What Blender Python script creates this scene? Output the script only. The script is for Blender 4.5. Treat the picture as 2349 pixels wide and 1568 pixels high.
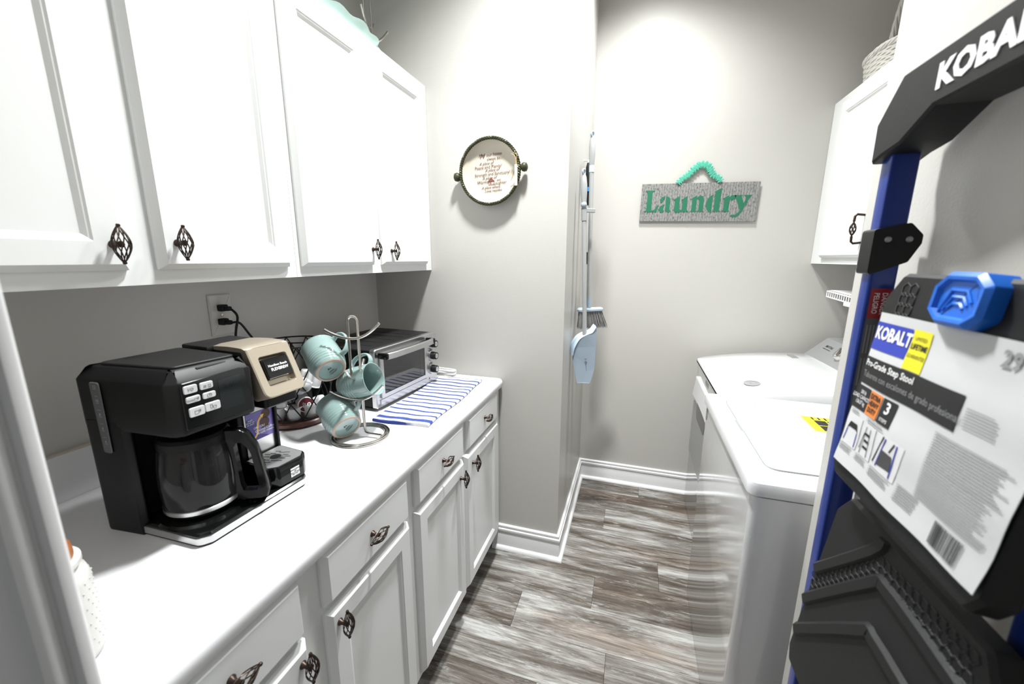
import bpy, bmesh, math, random
from mathutils import Vector, Matrix

for o in list(bpy.data.objects):
    bpy.data.objects.remove(o, do_unlink=True)
sc = bpy.context.scene
COL = sc.collection
PI = math.pi
random.seed(4)

# ------------------------------------------------------------------ camera
cam_d = bpy.data.cameras.new('camera')
cam = bpy.data.objects.new('camera', cam_d)
COL.objects.link(cam)
CR = Vector((0.95559, 0.29465, 0.00515)); CU = Vector((-0.06518, 0.19427, 0.97878)); CF = Vector((-0.28739, 0.93565, -0.20485))
CAM = Vector((1.2068, 0.0, 1.4260))
cam.matrix_world = Matrix(((CR.x, CU.x, -CF.x, CAM.x), (CR.y, CU.y, -CF.y, CAM.y), (CR.z, CU.z, -CF.z, CAM.z), (0, 0, 0, 1)))
cam_d.sensor_fit = 'HORIZONTAL'; cam_d.sensor_width = 36.0; cam_d.lens = 14.0
cam_d.clip_start = 0.01
cam_d.dof.use_dof = True; cam_d.dof.focus_distance = 1.5; cam_d.dof.aperture_fstop = 4.5
sc.camera = cam

# ------------------------------------------------------------------ light
w = bpy.data.worlds.new('world'); sc.world = w; w.use_nodes = True
bg = w.node_tree.nodes['Background']; bg.inputs[0].default_value = (0.95, 0.97, 1.0, 1); bg.inputs[1].default_value = 0.16
CANS = [(0.905, 1.13, 3.00, 322.0, 122), (1.22, 1.93, 3.00, 180.0, 134)]
for cx_, cy_, cz_, en, cone in CANS:      # two recessed ceiling cans over the aisle
    ld = bpy.data.lights.new('can_bulb', 'SPOT'); ld.energy = en; ld.color = (0.98, 1.0, 0.995); ld.shadow_soft_size = 0.10
    ld.spot_size = math.radians(cone); ld.spot_blend = 1.0
    lo = bpy.data.objects.new('can_bulb', ld); COL.objects.link(lo); lo.location = (cx_, cy_, cz_)
sc.view_settings.view_transform = 'Standard'; sc.view_settings.look = 'None'
sc.view_settings.gamma = 1.0; sc.view_settings.use_curve_mapping = False
sc.view_settings.exposure = 0.42

# ------------------------------------------------------------------ materials
MATS = {}
def mat(name, col, rough=0.5, metal=0.0, var=0.04, nscale=30.0, bump=0.0, bscale=200.0, trans=0.0, ior=1.45, coat=0.0, emit=None, stretch=(1, 1, 1), alpha=1.0, spec=0.5):
    if name in MATS: return MATS[name]
    m = bpy.data.materials.new(name); m.use_nodes = True
    nt = m.node_tree; b = nt.nodes['Principled BSDF']
    tc = nt.nodes.new('ShaderNodeTexCoord'); mp = nt.nodes.new('ShaderNodeMapping'); mp.inputs['Scale'].default_value = stretch
    nt.links.new(tc.outputs['Object'], mp.inputs[0])
    nz = nt.nodes.new('ShaderNodeTexNoise'); nz.inputs['Scale'].default_value = nscale; nz.inputs['Detail'].default_value = 4
    nt.links.new(mp.outputs[0], nz.inputs['Vector'])
    mx = nt.nodes.new('ShaderNodeMix'); mx.data_type = 'RGBA'
    mx.inputs[6].default_value = tuple(max(0, c * (1 - var)) for c in col) + (1,)
    mx.inputs[7].default_value = tuple(min(1, c * (1 + var)) for c in col) + (1,)
    nt.links.new(nz.outputs[0], mx.inputs[0]); nt.links.new(mx.outputs[2], b.inputs['Base Color'])
    b.inputs['Roughness'].default_value = rough; b.inputs['Metallic'].default_value = metal
    b.inputs['IOR'].default_value = ior; b.inputs['Specular IOR Level'].default_value = spec
    if trans: b.inputs['Transmission Weight'].default_value = trans
    if alpha < 1: b.inputs['Alpha'].default_value = alpha
    if coat: b.inputs['Coat Weight'].default_value = coat; b.inputs['Coat Roughness'].default_value = 0.08
    if emit: b.inputs['Emission Color'].default_value = tuple(col) + (1,); b.inputs['Emission Strength'].default_value = emit
    if bump:
        n2 = nt.nodes.new('ShaderNodeTexNoise'); n2.inputs['Scale'].default_value = bscale; n2.inputs['Detail'].default_value = 3
        nt.links.new(mp.outputs[0], n2.inputs['Vector'])
        bp = nt.nodes.new('ShaderNodeBump'); bp.inputs['Strength'].default_value = bump; bp.inputs['Distance'].default_value = 0.001
        nt.links.new(n2.outputs[0], bp.inputs['Height']); nt.links.new(bp.outputs[0], b.inputs['Normal'])
    MATS[name] = m
    return m

WALL = mat('wall_paint', (0.502, 0.488, 0.460), 0.4, var=0.015, nscale=3, bump=0.25, bscale=260)
CEIL = mat('ceiling_paint', (0.62, 0.62, 0.61), 0.8, var=0.01, bump=0.3, bscale=150)
TRIM = mat('trim_paint', (0.74, 0.74, 0.74), 0.3, var=0.01, nscale=8)
CAB = mat('cabinet_paint', (0.72, 0.727, 0.72), 0.38, var=0.02, nscale=25, bump=0.12, bscale=120, stretch=(1, 1, 0.15))
CTOP = mat('counter_laminate', (0.72, 0.716, 0.735), 0.3, var=0.01, nscale=60)
CAULK = mat('caulk', (0.62, 0.56, 0.47), 0.6)
BRONZE = mat('knob_bronze', (0.045, 0.03, 0.024), 0.38, 0.75, var=0.3, nscale=80)
BLACK = mat('black_plastic', (0.006, 0.006, 0.0065), 0.42, spec=0.28, var=0.15, nscale=90, bump=0.1, bscale=900)
BLACKG = mat('black_gloss', (0.004, 0.0045, 0.0045), 0.10, spec=0.35, coat=0.12, var=0.1)
BLACKR = mat('black_rubber', (0.010, 0.010, 0.0105), 0.6, spec=0.3, var=0.1)
DARKTOP = mat('dark_grey_plastic', (0.011, 0.011, 0.011), 0.5, spec=0.3, var=0.1, bump=0.2, bscale=700)
STEEL = mat('brushed_steel', (0.60, 0.60, 0.60), 0.28, 1.0, var=0.08, nscale=40, stretch=(30, 1, 30))
CHROME = mat('satin_nickel', (0.56, 0.54, 0.51), 0.22, 1.0, var=0.03)
GOLD = mat('champagne_metal', (0.558, 0.486, 0.387), 0.32, 0.7, var=0.03, nscale=200)
BTN = mat('button_grey', (0.62, 0.63, 0.64), 0.4, var=0.01)
INK = mat('ink_black', (0.015, 0.015, 0.015), 0.6)
INKW = mat('ink_white', (0.85, 0.85, 0.85), 0.5)
INKG = mat('ink_grey', (0.28, 0.28, 0.29), 0.6)
PAPER = mat('paper_white', (0.576, 0.584, 0.584), 0.55, var=0.04, nscale=12, bump=0.5, bscale=25)
MUG = mat('mug_glaze', (0.231, 0.329, 0.315), 0.12, var=0.07, nscale=18, coat=0.6)
CLAY = mat('bare_clay', (0.440, 0.360, 0.304), 0.7)
POD = mat('pod_white', (0.624, 0.624, 0.624), 0.35, var=0.02)
FOIL = mat('pod_lid', (0.55, 0.55, 0.55), 0.3, 0.6, var=0.05)
MAROON = mat('maroon_print', (0.10, 0.016, 0.02), 0.4)
GREENP = mat('green_print', (0.04, 0.2, 0.12), 0.4)
WOODR = mat('red_wood', (0.09, 0.025, 0.014), 0.3, var=0.4, nscale=14, stretch=(1, 8, 1), coat=0.4)
WOODL = mat('lid_wood', (0.30, 0.11, 0.04), 0.4, var=0.3, nscale=12, stretch=(1, 6, 1))
CERAM = mat('white_ceramic', (0.576, 0.568, 0.544), 0.3, var=0.03, nscale=30)
APPL = mat('appliance_enamel', (0.72, 0.725, 0.735), 0.12, var=0.005, bump=0.05, bscale=5, coat=1.0)
SILVERP = mat('silver_panel', (0.38, 0.385, 0.39), 0.35, 0.5, var=0.02)
BLUE = mat('ladder_blue', (0.006, 0.032, 0.238), 0.3, 0.1, var=0.08, coat=0.3)
BLUEP = mat('latch_blue', (0.012, 0.14, 0.62), 0.35, var=0.04)
TREAD = mat('tread_plastic', (0.011, 0.0115, 0.0115), 0.5, spec=0.35, var=0.12, bump=0.2, bscale=600)
HANDLEP = mat('handle_plastic', (0.012, 0.0125, 0.013), 0.5, spec=0.3, var=0.1, bump=0.3, bscale=700)
GREYTUBE = mat('grey_tube', (0.360, 0.368, 0.368), 0.4, var=0.02)
PALEBLUE = mat('pale_blue_plastic', (0.312, 0.382, 0.452), 0.4, var=0.04)
BRISTLE = mat('bristle_grey', (0.25, 0.24, 0.24), 0.8, var=0.35, nscale=200)
WICKER = mat('white_wicker', (0.592, 0.576, 0.536), 0.6, var=0.12, nscale=40)
OLIVE = mat('olive_glaze', (0.040, 0.043, 0.020), 0.4, var=0.5, nscale=60, spec=0.3)
CREAM = mat('cream_glaze', (0.562, 0.518, 0.429), 0.3, var=0.06, nscale=5)
PRINTB = mat('brown_print', (0.18, 0.10, 0.09), 0.6)
RAFFIA = mat('raffia', (0.66, 0.42, 0.20), 0.7, var=0.3, nscale=60)
LGREEN = mat('letter_green', (0.015, 0.143, 0.075), 0.5, var=0.06)
RIBBON = mat('mint_ribbon', (0.075, 0.398, 0.277), 0.5, var=0.12, nscale=60)
AQUA = mat('aqua_glass', (0.464, 0.624, 0.584), 0.2, var=0.06, nscale=14, coat=0.4)
PURPLE = mat('sticker_purple', (0.17, 0.14, 0.42), 0.4, var=0.04)
YELLOW = mat('print_yellow', (0.75, 0.68, 0.02), 0.5)
YELLOWO = mat('arrow_yellow', (0.75, 0.45, 0.06), 0.5)
ORANGE = mat('print_orange', (0.75, 0.22, 0.04), 0.5)
RED = mat('print_red', (0.32, 0.012, 0.02), 0.4)
PBLUE = mat('print_blue', (0.03, 0.05, 0.40), 0.4)
PHOTO = mat('photo_paper', (0.680, 0.680, 0.689), 0.4, var=0.02)
OUTW = mat('outlet_plastic', (0.558, 0.540, 0.504), 0.35, var=0.01)
WIREW = mat('white_wire', (0.80, 0.80, 0.80), 0.35, var=0.01)
GLASS = mat('clear_glass', (0.9, 0.92, 0.92), 0.02, trans=1.0, ior=1.45, var=0.0)
SMOKE = mat('smoked_glass', (0.10, 0.10, 0.105), 0.03, trans=0.85, ior=1.3, var=0.0)
CLEARP = mat('clear_plastic', (0.85, 0.85, 0.85), 0.15, trans=0.7, ior=1.2, var=0.02)
LAMPG = mat('lamp_glass', (1.0, 0.97, 0.92), 0.4, emit=3.0, var=0.0)
GALV0 = None
def galv():
    m = bpy.data.materials.new('galvanised_metal'); m.use_nodes = True; nt = m.node_tree; b = nt.nodes['Principled BSDF']
    tc = nt.nodes.new('ShaderNodeTexCoord'); mp = nt.nodes.new('ShaderNodeMapping'); mp.inputs['Scale'].default_value = (1, 1, 0.45)
    nt.links.new(tc.outputs['Object'], mp.inputs[0])
    n = nt.nodes.new('ShaderNodeTexNoise'); n.inputs['Scale'].default_value = 160; n.inputs['Detail'].default_value = 6; n.inputs['Roughness'].default_value = 0.7
    nt.links.new(mp.outputs[0], n.inputs['Vector'])
    r = nt.nodes.new('ShaderNodeValToRGB'); e = r.color_ramp.elements
    e[0].position = 0.38; e[0].color = (0.09, 0.09, 0.087, 1); e[1].position = 0.52; e[1].color = (0.27, 0.27, 0.262, 1)
    nt.links.new(n.outputs[0], r.inputs[0]); nt.links.new(r.outputs[0], b.inputs['Base Color'])
    b.inputs['Roughness'].default_value = 0.55; b.inputs['Metallic'].default_value = 0.25
    return m
GALV = galv()

def floor_mat():
    m = bpy.data.materials.new('weathered_plank'); m.use_nodes = True; nt = m.node_tree; b = nt.nodes['Principled BSDF']
    N = nt.nodes.new; L = nt.links.new
    tc = N('ShaderNodeTexCoord'); oi = N('ShaderNodeObjectInfo')
    off = N('ShaderNodeVectorMath'); off.operation = 'SCALE'; off.inputs[0].default_value = (37.0, 61.0, 13.0)
    L(oi.outputs['Random'], off.inputs['Scale'])
    add = N('ShaderNodeVectorMath'); add.operation = 'ADD'; L(tc.outputs['Object'], add.inputs[0]); L(off.outputs[0], add.inputs[1])
    def noise(sx, sy, scale, det, rough, dist=0.0):
        mp = N('ShaderNodeMapping'); mp.inputs['Scale'].default_value = (sx, sy, 1); L(add.outputs[0], mp.inputs[0])
        n = N('ShaderNodeTexNoise'); n.inputs['Scale'].default_value = scale; n.inputs['Detail'].default_value = det
        n.inputs['Roughness'].default_value = rough; n.inputs['Distortion'].default_value = dist
        L(mp.outputs[0], n.inputs['Vector']); return n
    n1 = noise(1.0, 8.5, 1.7, 12, 0.70, 0.6)
    r1 = N('ShaderNodeValToRGB'); cr = r1.color_ramp
    cols = [(0.36, (0.045, 0.036, 0.029)), (0.44, (0.088, 0.071, 0.057)), (0.49, (0.135, 0.124, 0.110)), (0.545, (0.215, 0.200, 0.186)), (0.63, (0.36, 0.362, 0.348))]
    cr.elements[0].position = cols[0][0]; cr.elements[0].color = cols[0][1] + (1,)
    cr.elements[1].position = cols[-1][0]; cr.elements[1].color = cols[-1][1] + (1,)
    for p, c in cols[1:-1]:
        e = cr.elements.new(p); e.color = c + (1,)
    shift = N('ShaderNodeMath'); shift.operation = 'MULTIPLY_ADD'; L(oi.outputs['Random'], shift.inputs[0]); shift.inputs[1].default_value = 0.10; shift.inputs[2].default_value = -0.05
    sm = N('ShaderNodeMath'); sm.operation = 'ADD'; L(n1.outputs[0], sm.inputs[0]); L(shift.outputs[0], sm.inputs[1])
    L(sm.outputs[0], r1.inputs[0])
    # fine grain lines
    n2 = noise(1.6, 48, 3.0, 8, 0.75, 1.1)
    r2 = N('ShaderNodeValToRGB'); r2.color_ramp.elements[0].position = 0.38; r2.color_ramp.elements[0].color = (0.38, 0.36, 0.33, 1)
    r2.color_ramp.elements[1].position = 0.53; r2.color_ramp.elements[1].color = (1.12, 1.12, 1.12, 1)
    L(n2.outputs[0], r2.inputs[0])
    mu = N('ShaderNodeMix'); mu.data_type = 'RGBA'; mu.blend_type = 'MULTIPLY'; mu.inputs[0].default_value = 0.85
    L(r1.outputs[0], mu.inputs[6]); L(r2.outputs[0], mu.inputs[7])
    # whitewash flecks
    n3 = noise(3.5, 20, 2.2, 8, 0.78, 0.3)
    r3 = N('ShaderNodeValToRGB'); r3.color_ramp.elements[0].position = 0.55; r3.color_ramp.elements[0].color = (0, 0, 0, 1)
    r3.color_ramp.elements[1].position = 0.68; r3.color_ramp.elements[1].color = (1, 1, 1, 1)
    L(n3.outputs[0], r3.inputs[0])
    fm = N('ShaderNodeMath'); fm.operation = 'MULTIPLY'; fm.inputs[1].default_value = 0.9; L(r3.outputs[0], fm.inputs[0])
    mw = N('ShaderNodeMix'); mw.data_type = 'RGBA'; L(fm.outputs[0], mw.inputs[0]); L(mu.outputs[2], mw.inputs[6]); mw.inputs[7].default_value = (0.37, 0.38, 0.37, 1)
    # warm brown patches
    n4 = noise(0.8, 5, 1.3, 3, 0.5)
    r4 = N('ShaderNodeValToRGB'); r4.color_ramp.elements[0].position = 0.55; r4.color_ramp.elements[0].color = (0, 0, 0, 1); r4.color_ramp.elements[1].position = 0.7; r4.color_ramp.elements[1].color = (1, 1, 1, 1)
    L(n4.outputs[0], r4.inputs[0])
    f4 = N('ShaderNodeMath'); f4.operation = 'MULTIPLY'; f4.inputs[1].default_value = 0.8; L(r4.outputs[0], f4.inputs[0])
    mb = N('ShaderNodeMix'); mb.data_type = 'RGBA'; mb.blend_type = 'MULTIPLY'; L(f4.outputs[0], mb.inputs[0]); L(mw.outputs[2], mb.inputs[6]); mb.inputs[7].default_value = (0.74, 0.58, 0.47, 1)
    L(mb.outputs[2], b.inputs['Base Color'])
    b.inputs['Roughness'].default_value = 0.42
    bp = N('ShaderNodeBump'); bp.inputs['Strength'].default_value = 0.25; bp.inputs['Distance'].default_value = 0.0008
    L(n2.outputs[0], bp.inputs['Height']); L(bp.outputs[0], b.inputs['Normal'])
    return m
PLANK = floor_mat()

def towel_mat():
    m = bpy.data.materials.new('striped_towel'); m.use_nodes = True; nt = m.node_tree; b = nt.nodes['Principled BSDF']
    N = nt.nodes.new; L = nt.links.new
    tc = N('ShaderNodeTexCoord'); sp = N('ShaderNodeSeparateXYZ')
    nz = N('ShaderNodeTexNoise'); nz.inputs['Scale'].default_value = 26; L(tc.outputs['Object'], nz.inputs['Vector'])
    L(tc.outputs['Object'], sp.inputs[0])
    w1 = N('ShaderNodeMath'); w1.operation = 'MULTIPLY_ADD'; L(nz.outputs[0], w1.inputs[0]); w1.inputs[1].default_value = 0.006; L(sp.outputs['Y'], w1.inputs[2])
    fr = N('ShaderNodeMath'); fr.operation = 'PINGPONG'; L(w1.outputs[0], fr.inputs[0]); fr.inputs[1].default_value = 0.0185
    th = N('ShaderNodeValToRGB'); th.color_ramp.elements[0].position = 0.0046; th.color_ramp.elements[0].color = (0.022, 0.042, 0.20, 1)
    th.color_ramp.elements[1].position = 0.0058; th.color_ramp.elements[1].color = (0.60, 0.60, 0.62, 1)
    L(fr.outputs[0], th.inputs[0])
    # wide band at the near end
    lt = N('ShaderNodeMath'); lt.operation = 'COMPARE'; L(w1.outputs[0], lt.inputs[0]); lt.inputs[1].default_value = 0.030; lt.inputs[2].default_value = 0.008
    mx = N('ShaderNodeMix'); mx.data_type = 'RGBA'; L(lt.outputs[0], mx.inputs[0]); L(th.outputs[0], mx.inputs[6]); mx.inputs[7].default_value = (0.022, 0.042, 0.20, 1)
    L(mx.outputs[2], b.inputs['Base Color']); b.inputs['Roughness'].default_value = 0.9
    n2 = N('ShaderNodeTexNoise'); n2.inputs['Scale'].default_value = 500; L(tc.outputs['Object'], n2.inputs['Vector'])
    bp = N('ShaderNodeBump'); bp.inputs['Strength'].default_value = 0.5; bp.inputs['Distance'].default_value = 0.001; L(n2.outputs[0], bp.inputs['Height']); L(bp.outputs[0], b.inputs['Normal'])
    return m
TOWEL = towel_mat()

# ------------------------------------------------------------------ mesh tools
def V(*a): return Vector(a if len(a) > 1 else a[0])
def frame(o, ex, ez=None, ey=None):
    """matrix with origin o and x axis ex; ez or ey given roughly"""
    ex = Vector(ex).normalized()
    if ez is not None:
        ez = Vector(ez); ez = (ez - ex * ez.dot(ex)).normalized(); ey = ez.cross(ex)
    else:
        ey = Vector(ey); ey = (ey - ex * ey.dot(ex)).normalized(); ez = ex.cross(ey)
    return Matrix(((ex.x, ey.x, ez.x, o[0]), (ex.y, ey.y, ez.y, o[1]), (ex.z, ey.z, ez.z, o[2]), (0, 0, 0, 1)))

def rpoly(pts, r, n=5):
    """round the corners of a polygon; r is one radius or one for each corner"""
    out = []; k = len(pts)
    for i in range(k):
        p = V(pts[i]); a = V(pts[i - 1]); b = V(pts[(i + 1) % k]); rr = r[i] if isinstance(r, (list, tuple)) else r
        if rr <= 0: out.append((p.x, p.y)); continue
        da = (a - p).normalized(); db = (b - p).normalized()
        ang = da.angle(db); t = min(rr / math.tan(ang / 2), (a - p).length * 0.49, (b - p).length * 0.49)
        p0 = p + da * t; p1 = p + db * t
        for j in range(n + 1):
            s = j / n
            q = (1 - s) ** 2 * p0 + 2 * s * (1 - s) * p + s * s * p1
            out.append((q.x, q.y))
    return out
def inset(poly, d):
    k = len(poly); area = sum(poly[i - 1][0] * poly[i][1] - poly[i][0] * poly[i - 1][1] for i in range(k)); s = 1 if area > 0 else -1
    out = []
    for i in range(k):
        p = V(poly[i]); e1 = (p - V(poly[i - 1])); e2 = (V(poly[(i + 1) % k]) - p)
        e1 = e1.normalized() if e1.length > 1e-9 else e2.normalized(); e2 = e2.normalized() if e2.length > 1e-9 else e1
        n1 = V(-e1.y, e1.x) * s; n2 = V(-e2.y, e2.x) * s
        n = n1 + n2; l = n.length_squared
        n = n * (2 / l) if l > 0.3 else n1
        q = p + n * d; out.append((q.x, q.y))
    return out

class MB:
    def __init__(s): s.v = []; s.f = []
    def add(s, vs, fs, m=None):
        o = len(s.v)
        s.v += [(m @ V(p)) if m is not None else V(p) for p in vs]
        s.f += [tuple(i + o for i in f) for f in fs]; return s
    def box(s, x0, x1, y0, y1, z0, z1, m=None):
        vs = [(x, y, z) for z in (z0, z1) for y in (y0, y1) for x in (x0, x1)]
        return s.add(vs, [(0, 2, 3, 1), (4, 5, 7, 6), (0, 1, 5, 4), (2, 6, 7, 3), (0, 4, 6, 2), (1, 3, 7, 5)], m)
    def rbox(s, x0, x1, y0, y1, z0, z1, r=0.003, seg=2, m=None):
        bm = bmesh.new(); bmesh.ops.create_cube(bm, size=1.0)
        for v in bm.verts: v.co = V(x0 + (v.co.x + .5) * (x1 - x0), y0 + (v.co.y + .5) * (y1 - y0), z0 + (v.co.z + .5) * (z1 - z0))
        r = min(r, abs(x1 - x0) * .49, abs(y1 - y0) * .49, abs(z1 - z0) * .49)
        bmesh.ops.bevel(bm, geom=list(bm.edges), offset=r, segments=seg, affect='EDGES', profile=0.5)
        bm.verts.index_update()
        s.add([tuple(v.co) for v in bm.verts], [tuple(v.index for v in f.verts) for f in bm.faces], m); bm.free(); return s
    def rings(s, rings, cap0=True, cap1=True, closed=True, m=None):
        n = len(rings[0]); vs = [p for r in rings for p in r]; fs = []
        for i in range(len(rings) - 1):
            for j in range(n if closed else n - 1):
                a = i * n + j; b = i * n + (j + 1) % n
                fs.append((a, b, b + n, a + n))
        if cap0: fs.append(tuple(reversed(range(n))))
        if cap1: fs.append(tuple(range((len(rings) - 1) * n, len(rings) * n)))
        return s.add(vs, fs, m)
    def slab(s, poly, prof, m=None, cap0=True, cap1=True):
        return s.rings([[(x, y, z) for x, y in (inset(poly, d) if d else poly)] for d, z in prof], cap0, cap1, True, m)
    def prism(s, poly, z0, z1, m=None): return s.slab(poly, [(0, z0), (0, z1)], m)
    def lathe(s, prof, n=32, m=None, cap0=False, cap1=False):
        return s.rings([[(r * math.cos(2 * PI * j / n), r * math.sin(2 * PI * j / n), z) for j in range(n)] for r, z in prof], cap0, cap1, True, m)
    def cyl(s, p0, p1, r0, r1=None, n=16):
        p0 = V(p0); p1 = V(p1); d = p1 - p0; r1 = r0 if r1 is None else r1
        up = V(0, 0, 1) if abs(d.normalized().z) < .9 else V(1, 0, 0)
        m = frame(p0, d.cross(up), ez=d)
        return s.lathe([(r0, 0), (r1, d.length)], n, m, True, True)
    def ball(s, c, r, n=12, sc_=(1, 1, 1)):
        k = n // 2
        return s.rings([[(c[0] + sc_[0] * r * math.sin(PI * i / k) * math.cos(2 * PI * j / n), c[1] + sc_[1] * r * math.sin(PI * i / k) * math.sin(2 * PI * j / n), c[2] - sc_[2] * r * math.cos(PI * i / k)) for j in range(n)] for i in range(1, k)])
    def tube(s, pts, r, n=8, closed=False, flat=1.0, caps=True):
        pts = [V(p) for p in pts]; k = len(pts); rs = r if isinstance(r, (list, tuple)) else [r] * k
        T = []
        for i in range(k):
            a = pts[i - 1] if (i > 0 or closed) else pts[0]; b = pts[(i + 1) % k] if (i < k - 1 or closed) else pts[-1]
            T.append((b - a).normalized())
        up = V(0, 0, 1) if abs(T[0].z) < .9 else V(1, 0, 0)
        nrm = (up - T[0] * up.dot(T[0])).normalized(); R = []
        for i in range(k):
            nrm = (nrm - T[i] * nrm.dot(T[i])).normalized(); bn = T[i].cross(nrm)
            R.append([pts[i] + (nrm * math.cos(2 * PI * j / n) * flat + bn * math.sin(2 * PI * j / n)) * rs[i] for j in range(n)])
        if closed:
            vs = [p for q in R for p in q]; fs = []
            for i in range(k):
                for j in range(n):
                    a = i * n + j; b = i * n + (j + 1) % n; c = ((i + 1) % k) * n
                    fs.append((a, b, c + (j + 1) % n, c + j))
            return s.add(vs, fs)
        return s.rings(R, caps, caps)
    def surf(s, nu, nv, fn, m=None, closeu=False, closev=False):
        vs = [fn(i / (nu if closeu else nu - 1), j / (nv if closev else nv - 1)) for i in range(nu) for j in range(nv)]; fs = []
        for i in range(nu if closeu else nu - 1):
            for j in range(nv if closev else nv - 1):
                a = i * nv + j; b = i * nv + (j + 1) % nv; c = ((i + 1) % nu) * nv
                fs.append((a, c + j, c + (j + 1) % nv, b))
        return s.add(vs, fs, m)
    def text(s, body, size, m, bold=0.0, shear=0.0, ax='CENTER', ay='CENTER', sx=1.0, ext=0.00015, space=1.0, line=1.0):
        c = bpy.data.curves.new('txt', 'FONT'); c.body = body; c.size = size; c.offset = bold; c.shear = shear; c.resolution_u = 2
        c.align_x = ax; c.align_y = ay; c.extrude = ext; c.space_character = space; c.space_line = line
        o = bpy.data.objects.new('txt', c); COL.objects.link(o)
        dg = bpy.context.evaluated_depsgraph_get(); me = bpy.data.meshes.new_from_object(o.evaluated_get(dg))
        s.add([(v.co.x * sx, v.co.y, v.co.z) for v in me.vertices], [tuple(p.vertices) for p in me.polygons], m)
        bpy.data.objects.remove(o); bpy.data.curves.remove(c); bpy.data.meshes.remove(me); return s
    def mesh(s, name, material, smooth=35, org=V(0, 0, 0)):
        me = bpy.data.meshes.new(name)
        me.from_pydata([tuple(p - org) for p in s.v], [], s.f)
        bm = bmesh.new(); bm.from_mesh(me); bmesh.ops.recalc_face_normals(bm, faces=bm.faces); bm.to_mesh(me); bm.free()
        if smooth:
            me.shade_smooth(); me.set_sharp_from_angle(angle=math.radians(smooth))
        me.materials.append(material); return me
    def build(s, name, material, parent=None, smooth=35):
        """world-space geometry, stored relative to its thing's base"""
        org = ORG.get(parent, V(0, 0, 0)) if parent else V(0, 0, 0)
        o = bpy.data.objects.new(name, s.mesh(name, material, smooth, org)); COL.objects.link(o)
        if parent: o.parent = parent
        ORG[o] = org
        return o
ORG = {}
def tag(o, label=None, cat=None, group=None, kind=None):
    if label: o['label'] = label
    if cat: o['category'] = cat
    if group: o['group'] = group
    if kind: o['kind'] = kind
    return o
def thing(name, loc, label, cat, group=None):
    o = bpy.data.objects.new(name, None); o.empty_display_size = 0.05; COL.objects.link(o); o.location = loc; ORG[o] = V(loc)
    return tag(o, label, cat, group)
def inst(name, mesh, parent, m):
    """object from shared mesh data; m is its world matrix when the parent chain only translates"""
    o = bpy.data.objects.new(name, mesh); COL.objects.link(o)
    if parent:
        o.parent = parent; o.matrix_local = Matrix.Translation(-ORG.get(parent, V(0, 0, 0))) @ m
    else: o.matrix_local = m
    return o
def struct(name, mb, material, parent=None, smooth=30):
    o = mb.build(name, material, parent, smooth)
    if not parent: o['kind'] = 'structure'
    return o
def arc(c, r, a0, a1, n, ex, ey):
    c = V(c); ex = V(ex); ey = V(ey)
    return [c + ex * r * math.cos(a0 + (a1 - a0) * i / n) + ey * r * math.sin(a0 + (a1 - a0) * i / n) for i in range(n + 1)]
def smoothpath(pts, n=8):
    pts = [V(p) for p in pts]; out = []
    for i in range(len(pts) - 1):
        p0 = pts[max(i - 1, 0)]; p1 = pts[i]; p2 = pts[i + 1]; p3 = pts[min(i + 2, len(pts) - 1)]
        for j in range(n):
            t = j / n
            out.append(0.5 * ((2 * p1) + (p2 - p0) * t + (2 * p0 - 5 * p1 + 4 * p2 - p3) * t * t + (3 * p1 - p0 - 3 * p2 + p3) * t ** 3))
    out.append(pts[-1]); return out

# ------------------------------------------------------------------ room
X1 = 0.924; Y1 = 1.6745; Y2 = 2.468; CZ = 0.89; XR = 2.40; CH = 3.02; XS = 1.606; YS = 0.93
T = 0.1
struct('wall_left', MB().box(-T, 0, 0.03, Y1 + T, 0, CH), WALL)
struct('wall_end', MB().box(0, X1, Y1, Y2 + T, 0, CH), WALL)
struct('wall_far', MB().box(X1, XR + T, Y2, Y2 + T, 0, CH), WALL)
struct('wall_right', MB().box(XR, XR + T, YS - T, Y2, 0, CH), WALL)
struct('wall_stub', MB().box(XS, XR, YS - T, YS, 0, CH).box(XS, XS + T, 0.03, YS - T, 0, CH), WALL)
struct('wall_door', MB().box(0, 0.80, 0.03, 0.137, 0, CH).box(0.80, XS, 0.03, 0.137, 2.06, CH), WALL)
struct('ceiling', MB().box(-T, XR + T, 0.03, Y2 + T, CH, CH + 0.1), CEIL)
# doorway trim: jamb, bead, groove and casing edge, one upright profile
dp = [(0.70, 0.137), (0.70, 0.158), (0.79, 0.160), (0.8155, 0.150), (0.8175, 0.1475), (0.8175, 0.1415), (0.8145, 0.139), (0.8105, 0.1385), (0.8100, 0.1365), (0.8130, 0.1345), (0.8155, 0.131), (0.8160, 0.127), (0.8145, 0.123), (0.8095, 0.1205), (0.8075, 0.118), (0.8075, 0.02), (0.799, 0.02), (0.799, 0.137)]
d1 = struct('trim_1', MB().prism(dp, 0, 2.07), TRIM, smooth=40)
tag(d1, 'white moulded door casing at the left edge of the entrance')

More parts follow.
